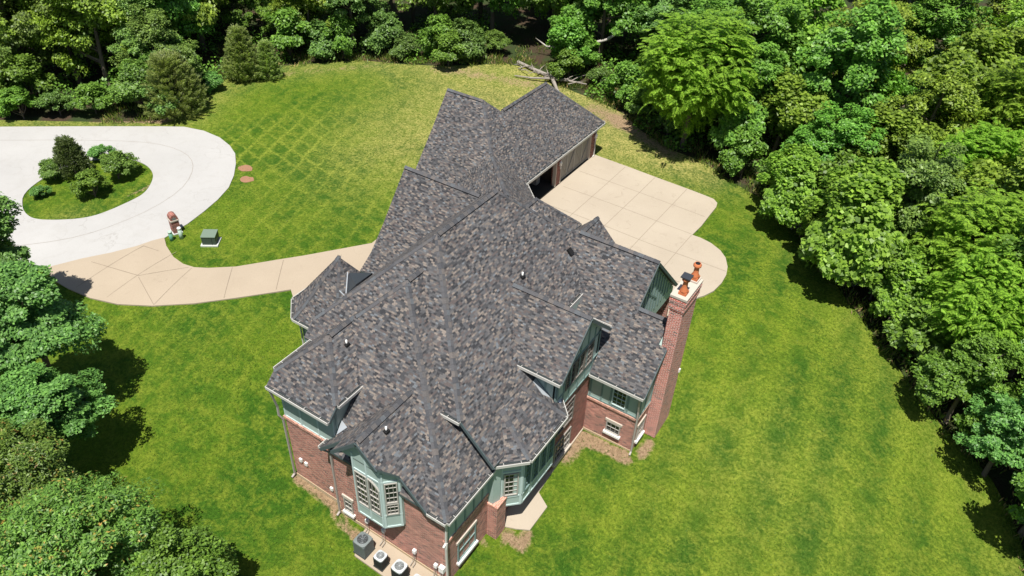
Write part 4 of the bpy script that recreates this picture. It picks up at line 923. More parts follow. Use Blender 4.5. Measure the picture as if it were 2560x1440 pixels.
def crown_cedar(seed, R=2.4, H=6., base=.3, mat='needle_cedar', nb=260, per=120, tip=.12, power=.8):
    rng = np.random.default_rng(seed); h = rng.uniform(0, 1, nb)**.9; a = rng.uniform(0, 2*PI, nb); rad = R*(1-h*.93)**power*rng.uniform(.55, 1.05, nb)
    cc = np.stack([np.cos(a)*rad*.7, np.sin(a)*rad*.7, base+h*H], 1); out = unit(np.stack([np.cos(a), np.sin(a), np.full(nb, .75)], 1))
    idx = np.repeat(np.arange(nb), per); n = len(idx); t = rng.uniform(0, 1, n); Lc = (.45+R*.28)*(1-h*.5)
    C = cc[idx]+out[idx]*(t*Lc[idx])[:, None]+rng.normal(size=(n, 3))*(.19*(1-t*.8))[:, None]
    ax = unit(out[idx]+rng.normal(size=(n, 3))*.35); nr = unit(rng.normal(size=(n, 3))); bb = unit(np.cross(ax, nr))
    return quad_mesh('crown', C, ax*tip*rng.uniform(.7, 1.3, n)[:, None], bb*.03, mat), cc, base+H*.5
VAR = {}
def species(key, crown, base, top, r0, seed, mat='bark', nl=9):
    me, cc, cz = crown; VAR[key] = (me, trunk_mesh(seed, cc, base, top, r0, mat, nl))
for i in range(3): species('mid%d' % i, crown_broad(10+i, 4.1, 9.5+i, .5, mat='leaf_mid', leaf=.27, crf=.19, flat=.55, nc=140, per=165), 2.4, 9, .2, 10+i)
for i in range(2): species('blue%d' % i, crown_broad(20+i, 3.9, 9.+i, .5, mat='leaf_blue', leaf=.24, crf=.18, flat=.5, nc=130, per=170), 2.2, 8.6, .2, 20+i)
for i in range(2): species('yellow%d' % i, crown_broad(30+i, 4.2, 10., .5, mat='leaf_yellow', leaf=.26, crf=.2, flat=.55, nc=140, per=165), 2.4, 9, .2, 30+i)
species('olive0', crown_broad(40, 4.3, 10, .5, mat='leaf_olive', leaf=.22, crf=.18, flat=.5, nc=135, per=190), 2.2, 9, .2, 40)
species('vine0', crown_broad(45, 3.6, 8.4, .2, mat='vine', leaf=.32, ratio=.8, hang=1.2, flat=1., nc=100, crf=.22), 2., 7.4, .18, 45)
for i in range(2): species('locust%d' % i, crown_locust(50+i), 2.4, 8.5, .2, 50+i)
species('cedar0', crown_cedar(60, 3.5, 5.4, power=.5, nb=420, per=120), .3, 5.2, .14, 60)
species('cedar1', crown_cedar(61, 2.1, 4.8, nb=280, power=.6), .3, 4.7, .12, 61)
species('near_blue', crown_broad(70, 4.0, 7.6, 3.2, mat='leaf_blue', leaf=.19, crf=.155, flat=.5, nc=190, per=260, la_=.5), 2.4, 8.6, .2, 70)
species('near_red', crown_broad(71, 4.2, 8., 1., mat='leaf_red', leaf=.17, ratio=.42, crf=.16, flat=.7, nc=230, per=280, hang=.0), 2., 7.5, .2, 71)
species('near_green', crown_broad(72, 2.7, 6.2, .3, mat='leaf_mid', leaf=.16, crf=.17, flat=.7, nc=150, per=260, la_=.45), 1.4, 5.6, .12, 72)
species('bush0', crown_broad(80, 1.35, 2.1, .25, mat='leaf_bush', leaf=.15, crf=.26, nc=60, per=190, la_=.45), .3, 1.9, .06, 80)
species('bush1', crown_broad(81, 1.6, 2.6, .2, mat='leaf_mid', leaf=.2, crf=.27, nc=55, per=150), .3, 2.2, .06, 81)
species('bush2', crown_broad(82, 1.3, 1.9, .15, mat='leaf_blue', leaf=.15, crf=.25, nc=55, per=170), .3, 1.6, .05, 82)
species('pine0', crown_cedar(83, 1.15, 2.5, .15, 'needle_dark', 130, 90, .1, .7), .2, 2.3, .07, 83)
def tree(key, x, y, s, rot, label, name='tree', cat='tree', group=None, sz=None, dz=0.):
    o = empty(name, (x, y, terrain(x, y)+dz), label, cat, group, rot); o.scale = (s, s, s*(sz or 1.))
    cr, tr = VAR[key]
    c = bpy.data.objects.new('crown', cr); col.objects.link(c); c.parent = o
    t = bpy.data.objects.new('trunk', tr); col.objects.link(t); t.parent = o
    return o
tree('locust0', -18.73, 56.26, 1.15, 1.48, 'bright lime feathery tree above the right end of the garage', 'tree', 'tree')
tree('cedar0', -56.44, 36.08, 0.85, 0.65, 'big grey green cedar above the road beside the blue green bush', 'cedar_tree', 'cedar')
tree('bush2', -57.11, 35.24, 1.60, 2.49, 'rounded blue green bush in front of the large cedar', 'bush', 'bush')
tree('cedar1', -57.43, 44.33, 0.90, 0.97, 'yellowish cedar on the lawn corner, left one of the pair', 'cedar_tree', 'cedar')
tree('cedar1', -55.77, 45.77, 0.65, 0.42, 'small cedar at the dry grass corner of the lawn, right of the pair', 'cedar_tree', 'cedar')
tree('bush1', -43.52, 57.16, 1.25, 2.52, 'bright green young maple shrub standing out of the dark woodland edge behind the garage', 'bush', 'bush')
tree('bush2', -58.02, 40.90, 0.90, 5.76, 'small blue green bush right of the large cedar', 'bush', 'bush')
tree('vine0', -8.38, 50.44, 0.75, 5.03, 'vine covered tree leaning out over the grass past the parking apron', 'vine_covered_tree', 'tree')
tree('vine0', -3.24, 46.56, 1.05, 4.81, 'widest mound of lime green vines beside the dead twigs', 'vine_covered_tree', 'tree')
tree('vine0', -0.96, 53.88, 0.75, 1.39, 'vine draped column tree in the middle of the right woods', 'vine_covered_tree', 'tree')
tree('vine0', -3.88, 58.36, 0.95, 3.37, 'vine draped tree in the upper right woods', 'vine_covered_tree', 'tree')
tree('locust1', 3.83, 46.46, 0.95, 1.74, 'feathery lime tree on the right edge of the photo, middle height', 'tree', 'tree')
tree('locust1', 5.06, 42.58, 0.85, 1.08, 'feathery tree overhanging the right lawn shadow', 'tree', 'tree')
tree('locust0', 2.71, 58.55, 0.85, 0.67, 'feathery tree at the right edge of the photo, upper half', 'tree', 'tree')
tree('mid1', 5.19, 37.97, 0.60, 1.35, 'green tree on the right lawn edge between the feathery tree and the bushes', 'tree', 'tree')
tree('blue1', 7.70, 35.97, 0.62, 5.82, 'blue green tree behind the bushes of the right lawn edge', 'tree', 'tree')
tree('mid2', 9.94, 33.65, 0.70, 5.21, 'green tree at the right photo edge above the low bushes', 'tree', 'tree')
tree('vine0', 0.60, 44.27, 0.65, 5.07, 'small mound of lime vines below the widest one', 'tree', 'tree')
tree('vine0', -5.28, 47.33, 0.45, 5.03, 'lowest vine mound between the dead twigs and the apron lawn', 'tree', 'tree')
tree('mid1', -5.39, 77.02, 1.10, 1.21, 'tall mid green tree at the top edge of the photo in the right woods', 'tree', 'tree')
tree('yellow1', -9.08, 75.27, 1.05, 1.95, 'yellow green tree at the top edge of the photo, left of a mid green one', 'tree', 'tree')
tree('bush2', -53.35, 21.87, 0.52, 3.94, 'smallest dark green bush at the left end of the traffic island', 'bush', 'bush')
tree('bush0', -54.90, 23.82, 0.72, 4.60, 'pale green bush left of the small pine on the island', 'bush', 'bush')
tree('pine0', -54.21, 25.04, 1.05, 5.37, 'dark upright little pine in the middle of the island', 'pine_tree', 'pine')
tree('bush1', -50.29, 24.05, 0.78, 5.53, 'spreading bush nearest the camera on the island', 'bush', 'bush')
tree('bush0', -51.09, 26.55, 0.98, 0.54, 'densest bright green bush at the right of the island', 'bush', 'bush')
tree('bush2', -54.47, 27.55, 0.72, 3.80, 'light bush at the far side of the island against the road', 'bush', 'bush')
tree('bush1', 4.85, 40.84, 1.00, 4.22, 'bush leaning over the shadow on the right lawn edge, upper one', 'bush', 'bush')
tree('bush0', 7.05, 39.83, 0.95, 3.18, 'pale bush on the right lawn edge between two darker ones', 'bush', 'bush')
tree('bush2', 8.39, 38.40, 1.10, 1.12, 'blue green bush on the right lawn edge near the dry spot', 'bush', 'bush')
tree('bush1', 9.88, 36.95, 1.25, 2.97, 'dark bush on the lawn edge low at the right', 'bush', 'bush')
tree('bush2', 11.08, 34.58, 1.30, 0.56, 'ragged bush cut by the right edge of the photo, lowest on the lawn edge', 'bush', 'bush')
tree('bush1', 12.05, 32.92, 1.30, 5.87, 'green bush in the bottom right corner', 'bush', 'bush')
tree('bush1', -65.67, 27.89, 1.00, 5.44, 'low green bush beside the road at the left edge', 'bush', 'bush')
tree('bush2', -64.05, 30.06, 1.10, 3.44, 'blue green shrub above the tree shadow on the road', 'bush', 'bush')
tree('bush1', -62.06, 32.07, 1.00, 1.89, 'low bush between road and woods, left of the dry leaves', 'bush', 'bush')
tree('bush0', -61.44, 34.33, 0.90, 5.71, 'bright shrub left of the rounded blue green bush', 'bush', 'bush')
tree('bush1', -33.26, 64.00, 1.30, 3.59, 'green shrub right of the fallen dead tree', 'bush', 'bush')
tree('bush2', -48.50, 56.54, 1.20, 5.54, 'dark shrub in the shade on the wood edge left of the bright maple', 'bush', 'bush')
tree('bush0', -41.43, 61.90, 1.00, 5.33, 'pale shrub left of the sunny gap in the woods', 'bush', 'bush')
tree('bush2', -29.71, 62.33, 1.00, 3.19, 'shrub in shade right of garage roof peak', 'bush', 'bush')
tree('bush1', -24.26, 58.88, 1.10, 2.60, 'shrub under the feathery lime tree', 'bush', 'bush')
tree('near_blue', -34.80, 11.40, 0.95, 3.76, 'tall blue green tree at the left whose shadow falls on the lawn', 'tree', 'tree')
tree('near_blue', -41.50, 13.60, 0.95, 2.71, 'dark blue green tree at the left edge beside the road', 'tree', 'tree', sz=1.05)
tree('near_blue', -30.20, 8.60, 0.85, 1.01, 'lowest blue green tree reaching right over the dark lawn shadow', 'tree', 'tree', sz=0.85)
tree('near_blue', -36.50, 6.60, 1.00, 1.92, 'blue green tree on the left edge above the red tipped tree', 'tree', 'tree')
tree('near_red', -22.64, 5.59, 0.95, 5.10, 'olive tree with reddish new shoots in the lower left corner', 'tree', 'tree')
tree('near_red', -28.23, 6.07, 0.85, 0.27, 'reddish shooted tree cut by the left edge of the photo', 'tree', 'tree')
tree('near_green', -19.50, 6.97, 0.95, 0.29, 'bright green tree right of the red tipped tree near bottom left', 'tree', 'tree')
tree('near_green', -16.46, 6.54, 0.80, 3.93, 'low green tree on the bottom edge of the photo', 'tree', 'tree')
tree('near_green', -18.74, 3.94, 1.10, 1.76, 'green tree in the bottom left corner below the red tipped tree', 'tree', 'tree')
tree('bush1', -69.18, 27.49, 1.40, 1.32, 'leafy sapling above the road in low growth, first from the left in the front', 'sapling', 'sapling', group='saplings along the woodland edge', sz=1.05)
tree('bush1', -66.74, 29.53, 1.30, 5.02, 'leafy sapling above the road in low growth, second from the left in the front', 'sapling', 'sapling', group='saplings along the woodland edge', sz=1.33)
tree('bush0', -59.40, 34.96, 1.59, 4.11, 'leafy sapling above the road in low growth, third from the left in the front', 'sapling', 'sapling', group='saplings along the woodland edge', sz=1.26)
tree('bush0', -58.88, 34.97, 1.30, 3.12, 'leafy sapling above the road in low growth, fourth from the left in the front', 'sapling', 'sapling', group='saplings along the woodland edge', sz=1.20)
tree('bush0', -59.33, 37.32, 1.68, 0.28, 'leafy sapling above the road in low growth, fifth from the left in the front', 'sapling', 'sapling', group='saplings along the woodland edge', sz=1.33)
tree('bush1', -59.91, 39.20, 1.56, 5.38, 'leafy sapling above the road in low growth, sixth from the left in the front', 'sapling', 'sapling', group='saplings along the woodland edge', sz=1.13)
tree('bush1', -57.93, 50.45, 1.51, 2.97, 'leafy sapling behind the left lawn, first from the left in the front', 'sapling', 'sapling', group='saplings along the woodland edge', sz=1.23)
tree('bush2', -55.49, 52.25, 1.66, 0.02, 'leafy sapling behind the left lawn, second from the left in the front', 'sapling', 'sapling', group='saplings along the woodland edge', sz=1.11)
tree('bush1', -53.40, 53.27, 1.11, 0.73, 'leafy sapling behind the left lawn, third from the left in the front', 'sapling', 'sapling', group='saplings along the woodland edge', sz=1.44)
tree('bush2', -51.19, 56.55, 1.63, 5.52, 'leafy sapling behind the left lawn, fourth from the left in the front', 'sapling', 'sapling', group='saplings along the woodland edge', sz=1.28)
tree('bush1', -45.12, 58.16, 1.20, 5.14, 'leafy sapling behind the garage, first from the left in the front', 'sapling', 'sapling', group='saplings along the woodland edge', sz=1.30)
tree('bush2', -43.16, 59.07, 1.65, 0.50, 'leafy sapling behind the garage, second from the left in the front', 'sapling', 'sapling', group='saplings along the woodland edge', sz=1.22)
tree('bush1', -33.63, 62.25, 1.39, 3.82, 'leafy sapling behind the garage, third from the left in the front', 'sapling', 'sapling', group='saplings along the woodland edge', sz=1.43)
tree('bush1', -32.50, 61.23, 1.12, 5.52, 'leafy sapling behind the garage, fourth from the left in the front', 'sapling', 'sapling', group='saplings along the woodland edge', sz=1.04)
tree('bush1', -25.95, 60.49, 1.28, 0.47, 'leafy sapling behind the garage, fifth from the left in the front', 'sapling', 'sapling', group='saplings along the woodland edge', sz=1.17)
tree('bush2', -20.64, 57.48, 1.33, 1.95, 'leafy sapling on the right tree line, first from the left in the front', 'sapling', 'sapling', group='saplings along the woodland edge', sz=1.39)
tree('bush1', -15.33, 56.75, 1.56, 2.51, 'leafy sapling on the right tree line, second from the left in the front', 'sapling', 'sapling', group='saplings along the woodland edge', sz=1.43)
tree('bush1', -13.06, 54.68, 1.17, 5.56, 'leafy sapling on the right tree line, third from the left in the front', 'sapling', 'sapling', group='saplings along the woodland edge', sz=1.31)
tree('bush2', -9.62, 53.96, 1.35, 2.79, 'leafy sapling on the right tree line, fourth from the left in the front', 'sapling', 'sapling', group='saplings along the woodland edge', sz=1.36)
tree('bush1', -5.89, 51.99, 1.48, 3.01, 'leafy sapling on the right tree line, fifth from the left in the front', 'sapling', 'sapling', group='saplings along the woodland edge', sz=1.46)
tree('bush1', -4.33, 50.61, 1.58, 5.49, 'leafy sapling on the right tree line, sixth from the left in the front', 'sapling', 'sapling', group='saplings along the woodland edge', sz=1.08)
tree('bush1', -2.70, 48.66, 1.52, 5.40, 'leafy sapling on the right tree line, seventh from the left in the front', 'sapling', 'sapling', group='saplings along the woodland edge', sz=1.16)
tree('bush0', -0.91, 45.51, 1.43, 4.46, 'leafy sapling on the right tree line, eighth from the left in the front', 'sapling', 'sapling', group='saplings along the woodland edge', sz=1.45)
tree('bush1', 2.99, 41.41, 1.49, 0.70, 'leafy sapling on the right tree line, ninth from the left in the front', 'sapling', 'sapling', group='saplings along the woodland edge', sz=1.06)
tree('olive0', -70.81, 27.56, 0.88, 5.66, 'olive green tree, first from left in front row behind the road', 'tree', 'tree', group='woodland trees around the lawn', sz=0.98)
tree('olive0', -60.01, 37.50, 0.87, 1.94, 'olive green tree, second from left in front row behind the road', 'tree', 'tree', group='woodland trees around the lawn', sz=0.99)
tree('yellow0', -57.35, 52.70, 0.83, 4.57, 'yellow green tree, first from left in front row behind the left lawn', 'tree', 'tree', group='woodland trees around the lawn', sz=1.10)
tree('blue1', -54.03, 55.36, 0.98, 2.36, 'blue green tree, first from left in front row behind the garage', 'tree', 'tree', group='woodland trees around the lawn', sz=0.97)
tree('mid1', -19.98, 59.79, 0.90, 3.06, 'mid green tree, first from left in front row of the right hand woods', 'tree', 'tree', group='woodland trees around the lawn', sz=0.92)
tree('mid0', -15.74, 59.21, 1.03, 1.43, 'mid green tree, second from left in front row of the right hand woods', 'tree', 'tree', group='woodland trees around the lawn', sz=0.98)
tree('vine0', -11.96, 58.55, 1.00, 2.69, 'vine hung tree, third from left in front row of the right hand woods', 'tree', 'tree', group='woodland trees around the lawn', sz=0.94)
tree('mid0', -6.84, 56.21, 0.80, 3.27, 'mid green tree, fourth from left in front row of the right hand woods', 'tree', 'tree', group='woodland trees around the lawn', sz=1.02)
tree('olive0', -0.66, 50.24, 0.97, 4.30, 'olive green tree, fifth from left in front row of the right hand woods', 'tree', 'tree', group='woodland trees around the lawn', sz=1.08)
tree('mid0', 13.61, 39.62, 0.93, 1.45, 'mid green tree, sixth from left in front row of the right hand woods', 'tree', 'tree', group='woodland trees around the lawn', sz=1.07)
tree('olive0', -74.43, 29.10, 1.06, 2.76, 'olive green tree, first from left in second row behind the road', 'tree', 'tree', group='woodland trees around the lawn', sz=1.21)
tree('yellow0', -71.49, 31.83, 1.06, 3.11, 'yellow green tree, second from left in second row behind the road', 'tree', 'tree', group='woodland trees around the lawn', sz=1.15)
tree('olive0', -68.54, 34.86, 1.19, 2.71, 'olive green tree, third from left in second row behind the road', 'tree', 'tree', group='woodland trees around the lawn', sz=1.19)
tree('yellow0', -65.58, 35.81, 1.01, 4.71, 'yellow green tree, fourth from left in second row behind the road', 'tree', 'tree', group='woodland trees around the lawn', sz=1.20)
tree('olive0', -63.21, 38.76, 0.95, 0.96, 'olive green tree, fifth from left in second row behind the road', 'tree', 'tree', group='woodland trees around the lawn', sz=1.07)
tree('mid2', -64.80, 43.18, 1.06, 5.75, 'mid green tree, sixth from left in second row behind the road', 'tree', 'tree', group='woodland trees around the lawn', sz=1.22)
tree('yellow0', -65.84, 46.52, 1.20, 3.77, 'yellow green tree, seventh from left in second row behind the road', 'tree', 'tree', group='woodland trees around the lawn', sz=1.11)
tree('mid0', -63.00, 51.87, 0.79, 2.42, 'mid green tree, first from left in second row behind the left lawn', 'tree', 'tree', group='woodland trees around the lawn', sz=1.11)
tree('olive0', -57.67, 57.17, 1.04, 5.15, 'olive green tree, first from left in second row behind the garage', 'tree', 'tree', group='woodland trees around the lawn', sz=1.14)
tree('blue1', -53.67, 60.95, 1.19, 0.20, 'blue green tree, second from left in second row behind the garage', 'tree', 'tree', group='woodland trees around the lawn', sz=1.23)
tree('mid1', -48.92, 62.34, 1.14, 3.72, 'mid green tree, third from left in second row behind the garage', 'tree', 'tree', group='woodland trees around the lawn', sz=1.10)
tree('mid1', -44.23, 65.63, 1.11, 3.37, 'mid green tree, fourth from left in second row behind the garage', 'tree', 'tree', group='woodland trees around the lawn', sz=1.20)
tree('mid0', -38.80, 68.90, 1.16, 4.31, 'mid green tree, fifth from left in second row behind the garage', 'tree', 'tree', group='woodland trees around the lawn', sz=1.10)
tree('mid0', -32.33, 67.13, 1.07, 0.01, 'mid green tree, first from left in second row of the right hand woods', 'tree', 'tree', group='woodland trees around the lawn', sz=1.02)
tree('blue1', -25.89, 67.32, 0.97, 1.98, 'blue green tree, second from left in second row of the right hand woods', 'tree', 'tree', group='woodland trees around the lawn', sz=1.07)
tree('mid0', -20.73, 64.40, 1.00, 1.45, 'mid green tree, third from left in second row of the right hand woods', 'tree', 'tree', group='woodland trees around the lawn', sz=1.10)
tree('mid0', -16.75, 62.21, 1.14, 0.22, 'mid green tree, fourth from left in second row of the right hand woods', 'tree', 'tree', group='woodland trees around the lawn', sz=1.15)
tree('mid2', 7.67, 44.07, 0.93, 1.52, 'mid green tree, fifth from left in second row of the right hand woods', 'tree', 'tree', group='woodland trees around the lawn', sz=1.17)
tree('mid0', 11.09, 42.47, 1.04, 3.42, 'mid green tree, sixth from left in second row of the right hand woods', 'tree', 'tree', group='woodland trees around the lawn', sz=1.12)
tree('olive0', -80.43, 31.14, 0.94, 5.36, 'olive green tree, first from left in third row behind the road', 'tree', 'tree', group='woodland trees around the lawn', sz=1.04)
tree('olive0', -76.01, 34.12, 1.05, 6.00, 'olive green tree, second from left in third row behind the road', 'tree', 'tree', group='woodland trees around the lawn', sz=1.04)
tree('mid2', -72.37, 36.10, 1.05, 1.67, 'mid green tree, third from left in third row behind the road', 'tree', 'tree', group='woodland trees around the lawn', sz=1.07)
tree('yellow0', -66.81, 38.92, 1.02, 4.74, 'yellow green tree, fourth from left in third row behind the road', 'tree', 'tree', group='woodland trees around the lawn', sz=1.02)
tree('olive0', -69.26, 43.49, 1.18, 4.39, 'olive green tree, fifth from left in third row behind the road', 'tree', 'tree', group='woodland trees around the lawn', sz=1.15)
tree('mid1', -70.04, 48.73, 1.09, 0.36, 'mid green tree, sixth from left in third row behind the road', 'tree', 'tree', group='woodland trees around the lawn', sz=1.05)
tree('mid2', -66.57, 54.84, 1.02, 0.36, 'mid green tree, first from left in third row behind the left lawn', 'tree', 'tree', group='woodland trees around the lawn', sz=1.21)
tree('blue1', -59.96, 61.48, 1.14, 4.47, 'blue green tree, first from left in third row behind the garage', 'tree', 'tree', group='woodland trees around the lawn', sz=1.01)
tree('blue1', -53.95, 64.74, 0.91, 2.30, 'blue green tree, second from left in third row behind the garage', 'tree', 'tree', group='woodland trees around the lawn', sz=1.17)
tree('mid2', -47.35, 67.93, 1.19, 4.50, 'mid green tree, third from left in third row behind the garage', 'tree', 'tree', group='woodland trees around the lawn', sz=1.17)
tree('vine0', -41.70, 73.10, 0.92, 5.69, 'vine hung tree, fourth from left in third row behind the garage', 'tree', 'tree', group='woodland trees around the lawn', sz=1.03)
tree('vine0', -33.91, 72.65, 1.03, 3.22, 'vine hung tree, first from left in third row of the right hand woods', 'tree', 'tree', group='woodland trees around the lawn', sz=1.17)
tree('mid1', -26.34, 71.66, 1.01, 1.07, 'mid green tree, second from left in third row of the right hand woods', 'tree', 'tree', group='woodland trees around the lawn', sz=1.16)
tree('vine0', -20.35, 68.12, 0.90, 3.35, 'vine hung tree, third from left in third row of the right hand woods', 'tree', 'tree', group='woodland trees around the lawn', sz=1.14)
tree('vine0', -14.50, 65.39, 1.18, 2.77, 'vine hung tree, fourth from left in third row of the right hand woods', 'tree', 'tree', group='woodland trees around the lawn', sz=1.10)
tree('mid1', -8.63, 63.35, 1.19, 5.37, 'mid green tree, fifth from left in third row of the right hand woods', 'tree', 'tree', group='woodland trees around the lawn', sz=1.09)
tree('yellow0', -2.11, 62.04, 0.97, 1.68, 'yellow green tree, sixth from left in third row of the right hand woods', 'tree', 'tree', group='woodland trees around the lawn', sz=1.13)
tree('yellow0', 5.92, 54.35, 1.11, 4.40, 'yellow green tree, seventh from left in third row of the right hand woods', 'tree', 'tree', group='woodland trees around the lawn', sz=1.07)
tree('mid2', 10.16, 49.55, 1.14, 0.75, 'mid green tree, eighth from left in third row of the right hand woods', 'tree', 'tree', group='woodland trees around the lawn', sz=1.16)
tree('mid1', 13.64, 44.83, 1.05, 5.85, 'mid green tree, ninth from left in third row of the right hand woods', 'tree', 'tree', group='woodland trees around the lawn', sz=1.04)
tree('mid2', -81.17, 40.05, 0.94, 4.16, 'mid green tree, first from left in fourth row behind the road', 'tree', 'tree', group='woodland trees around the lawn', sz=1.18)
tree('mid0', -75.39, 41.89, 0.93, 5.07, 'mid green tree, second from left in fourth row behind the road', 'tree', 'tree', group='woodland trees around the lawn', sz=1.03)
tree('yellow0', -72.77, 46.15, 1.07, 4.67, 'yellow green tree, third from left in fourth row behind the road', 'tree', 'tree', group='woodland trees around the lawn', sz=1.01)
tree('mid0', -75.36, 52.05, 1.15, 3.17, 'mid green tree, fourth from left in fourth row behind the road', 'tree', 'tree', group='woodland trees around the lawn', sz=1.00)
tree('mid2', -74.02, 57.87, 0.94, 0.04, 'mid green tree, first from left in fourth row behind the left lawn', 'tree', 'tree', group='woodland trees around the lawn', sz=1.15)
tree('mid2', -66.01, 65.91, 0.98, 4.78, 'mid green tree, first from left in fourth row behind the garage', 'tree', 'tree', group='woodland trees around the lawn', sz=1.04)
tree('olive0', -54.38, 71.69, 0.93, 2.51, 'olive green tree, second from left in fourth row behind the garage', 'tree', 'tree', group='woodland trees around the lawn', sz=1.05)
tree('vine0', -46.70, 77.15, 1.06, 0.64, 'vine hung tree, third from left in fourth row behind the garage', 'tree', 'tree', group='woodland trees around the lawn', sz=1.06)
tree('mid0', -34.43, 80.67, 1.01, 4.62, 'mid green tree, first from left in fourth row of the right hand woods', 'tree', 'tree', group='woodland trees around the lawn', sz=1.19)
tree('mid0', -27.56, 77.79, 1.08, 5.97, 'mid green tree, second from left in fourth row of the right hand woods', 'tree', 'tree', group='woodland trees around the lawn', sz=1.17)
tree('vine0', -17.84, 76.05, 1.13, 3.08, 'vine hung tree, third from left in fourth row of the right hand woods', 'tree', 'tree', group='woodland trees around the lawn', sz=1.20)
tree('yellow1', -9.31, 71.82, 0.97, 1.06, 'yellow green tree, fourth from left in fourth row of the right hand woods', 'tree', 'tree', group='woodland trees around the lawn', sz=1.22)
tree('vine0', -1.14, 68.99, 1.12, 1.19, 'vine hung tree, fifth from left in fourth row of the right hand woods', 'tree', 'tree', group='woodland trees around the lawn', sz=1.22)
tree('locust1', 4.27, 64.86, 1.06, 2.03, 'feathery lime tree, sixth from left in fourth row of the right hand woods', 'tree', 'tree', group='woodland trees around the lawn', sz=1.22)
tree('locust1', 9.20, 59.56, 1.08, 3.63, 'feathery lime tree, seventh from left in fourth row of the right hand woods', 'tree', 'tree', group='woodland trees around the lawn', sz=1.19)
tree('yellow0', -86.01, 41.86, 1.03, 2.29, 'yellow green tree, first from left in fifth row behind the road', 'tree', 'tree', group='woodland trees around the lawn', sz=1.17)
tree('blue1', -82.50, 44.53, 1.20, 4.77, 'blue green tree, second from left in fifth row behind the road', 'tree', 'tree', group='woodland trees around the lawn', sz=1.23)
tree('yellow0', -77.96, 49.26, 0.92, 1.71, 'yellow green tree, third from left in fifth row behind the road', 'tree', 'tree', group='woodland trees around the lawn', sz=1.10)
tree('blue0', -80.14, 54.31, 0.94, 1.61, 'blue green tree, fourth from left in fifth row behind the road', 'tree', 'tree', group='woodland trees around the lawn', sz=1.16)
tree('mid0', -78.43, 60.73, 0.88, 3.73, 'mid green tree, first from left in fifth row behind the left lawn', 'tree', 'tree', group='woodland trees around the lawn', sz=1.22)
tree('blue1', -71.44, 68.03, 0.93, 2.87, 'blue green tree, first from left in fifth row behind the garage', 'tree', 'tree', group='woodland trees around the lawn', sz=1.16)
tree('blue1', -57.31, 77.93, 0.98, 0.62, 'blue green tree, second from left in fifth row behind the garage', 'tree', 'tree', group='woodland trees around the lawn', sz=1.17)
tree('yellow0', -46.42, 83.60, 0.99, 2.41, 'yellow green tree, third from left in fifth row behind the garage', 'tree', 'tree', group='woodland trees around the lawn', sz=0.99)
tree('mid2', -34.31, 85.39, 1.17, 3.03, 'mid green tree, first from left in fifth row of the right hand woods', 'tree', 'tree', group='woodland trees around the lawn', sz=1.15)
tree('yellow0', -22.38, 82.96, 0.90, 1.52, 'yellow green tree, second from left in fifth row of the right hand woods', 'tree', 'tree', group='woodland trees around the lawn', sz=1.04)
tree('yellow1', 0.67, 74.41, 1.06, 4.49, 'yellow green tree, third from left in fifth row of the right hand woods', 'tree', 'tree', group='woodland trees around the lawn', sz=1.04)
tree('yellow1', 8.65, 71.09, 1.04, 2.10, 'yellow green tree, fourth from left in fifth row of the right hand woods', 'tree', 'tree', group='woodland trees around the lawn', sz=1.08)
tree('vine0', 13.62, 64.41, 0.96, 4.63, 'vine hung tree, fifth from left in fifth row of the right hand woods', 'tree', 'tree', group='woodland trees around the lawn', sz=1.15)
tree('mid1', -89.35, 47.91, 1.07, 3.47, 'mid green tree, first from left in sixth row behind the road', 'tree', 'tree', group='woodland trees around the lawn', sz=1.18)
tree('blue1', -84.87, 49.03, 1.13, 3.33, 'blue green tree, second from left in sixth row behind the road', 'tree', 'tree', group='woodland trees around the lawn', sz=1.19)
tree('mid0', -83.60, 53.77, 1.00, 6.20, 'mid green tree, third from left in sixth row behind the road', 'tree', 'tree', group='woodland trees around the lawn', sz=1.17)
tree('yellow0', -84.92, 62.40, 0.77, 4.43, 'yellow green tree, first from left in sixth row behind the left lawn', 'tree', 'tree', group='woodland trees around the lawn', sz=1.08)
tree('yellow0', -79.53, 68.09, 0.87, 1.56, 'yellow green tree, second from left in sixth row behind the left lawn', 'tree', 'tree', group='woodland trees around the lawn', sz=1.18)
tree('mid0', -65.60, 80.79, 1.03, 0.17, 'mid green tree, first from left in sixth row behind the garage', 'tree', 'tree', group='woodland trees around the lawn', sz=1.09)
tree('mid2', -49.84, 88.03, 1.12, 2.56, 'mid green tree, second from left in sixth row behind the garage', 'tree', 'tree', group='woodland trees around the lawn', sz=1.02)
tree('blue0', -34.91, 90.57, 0.97, 4.61, 'blue green tree, first from left in sixth row of the right hand woods', 'tree', 'tree', group='woodland trees around the lawn', sz=1.03)
tree('blue0', -22.08, 89.36, 1.19, 2.31, 'blue green tree, second from left in sixth row of the right hand woods', 'tree', 'tree', group='woodland trees around the lawn', sz=1.12)
tree('mid2', -7.16, 84.14, 1.07, 1.13, 'mid green tree, third from left in sixth row of the right hand woods', 'tree', 'tree', group='woodland trees around the lawn', sz=1.18)
tree('yellow1', 1.46, 80.89, 0.99, 4.16, 'yellow green tree, fourth from left in sixth row of the right hand woods', 'tree', 'tree', group='woodland trees around the lawn', sz=1.21)
tree('mid2', 10.92, 76.44, 0.94, 4.45, 'mid green tree, fifth from left in sixth row of the right hand woods', 'tree', 'tree', group='woodland trees around the lawn', sz=1.11)
tree('blue1', -97.66, 49.16, 1.07, 4.47, 'blue green tree, first from left in seventh row behind the road', 'tree', 'tree', group='woodland trees around the lawn', sz=1.21)
tree('mid0', -92.97, 49.96, 1.09, 4.81, 'mid green tree, second from left in seventh row behind the road', 'tree', 'tree', group='woodland trees around the lawn', sz=1.04)
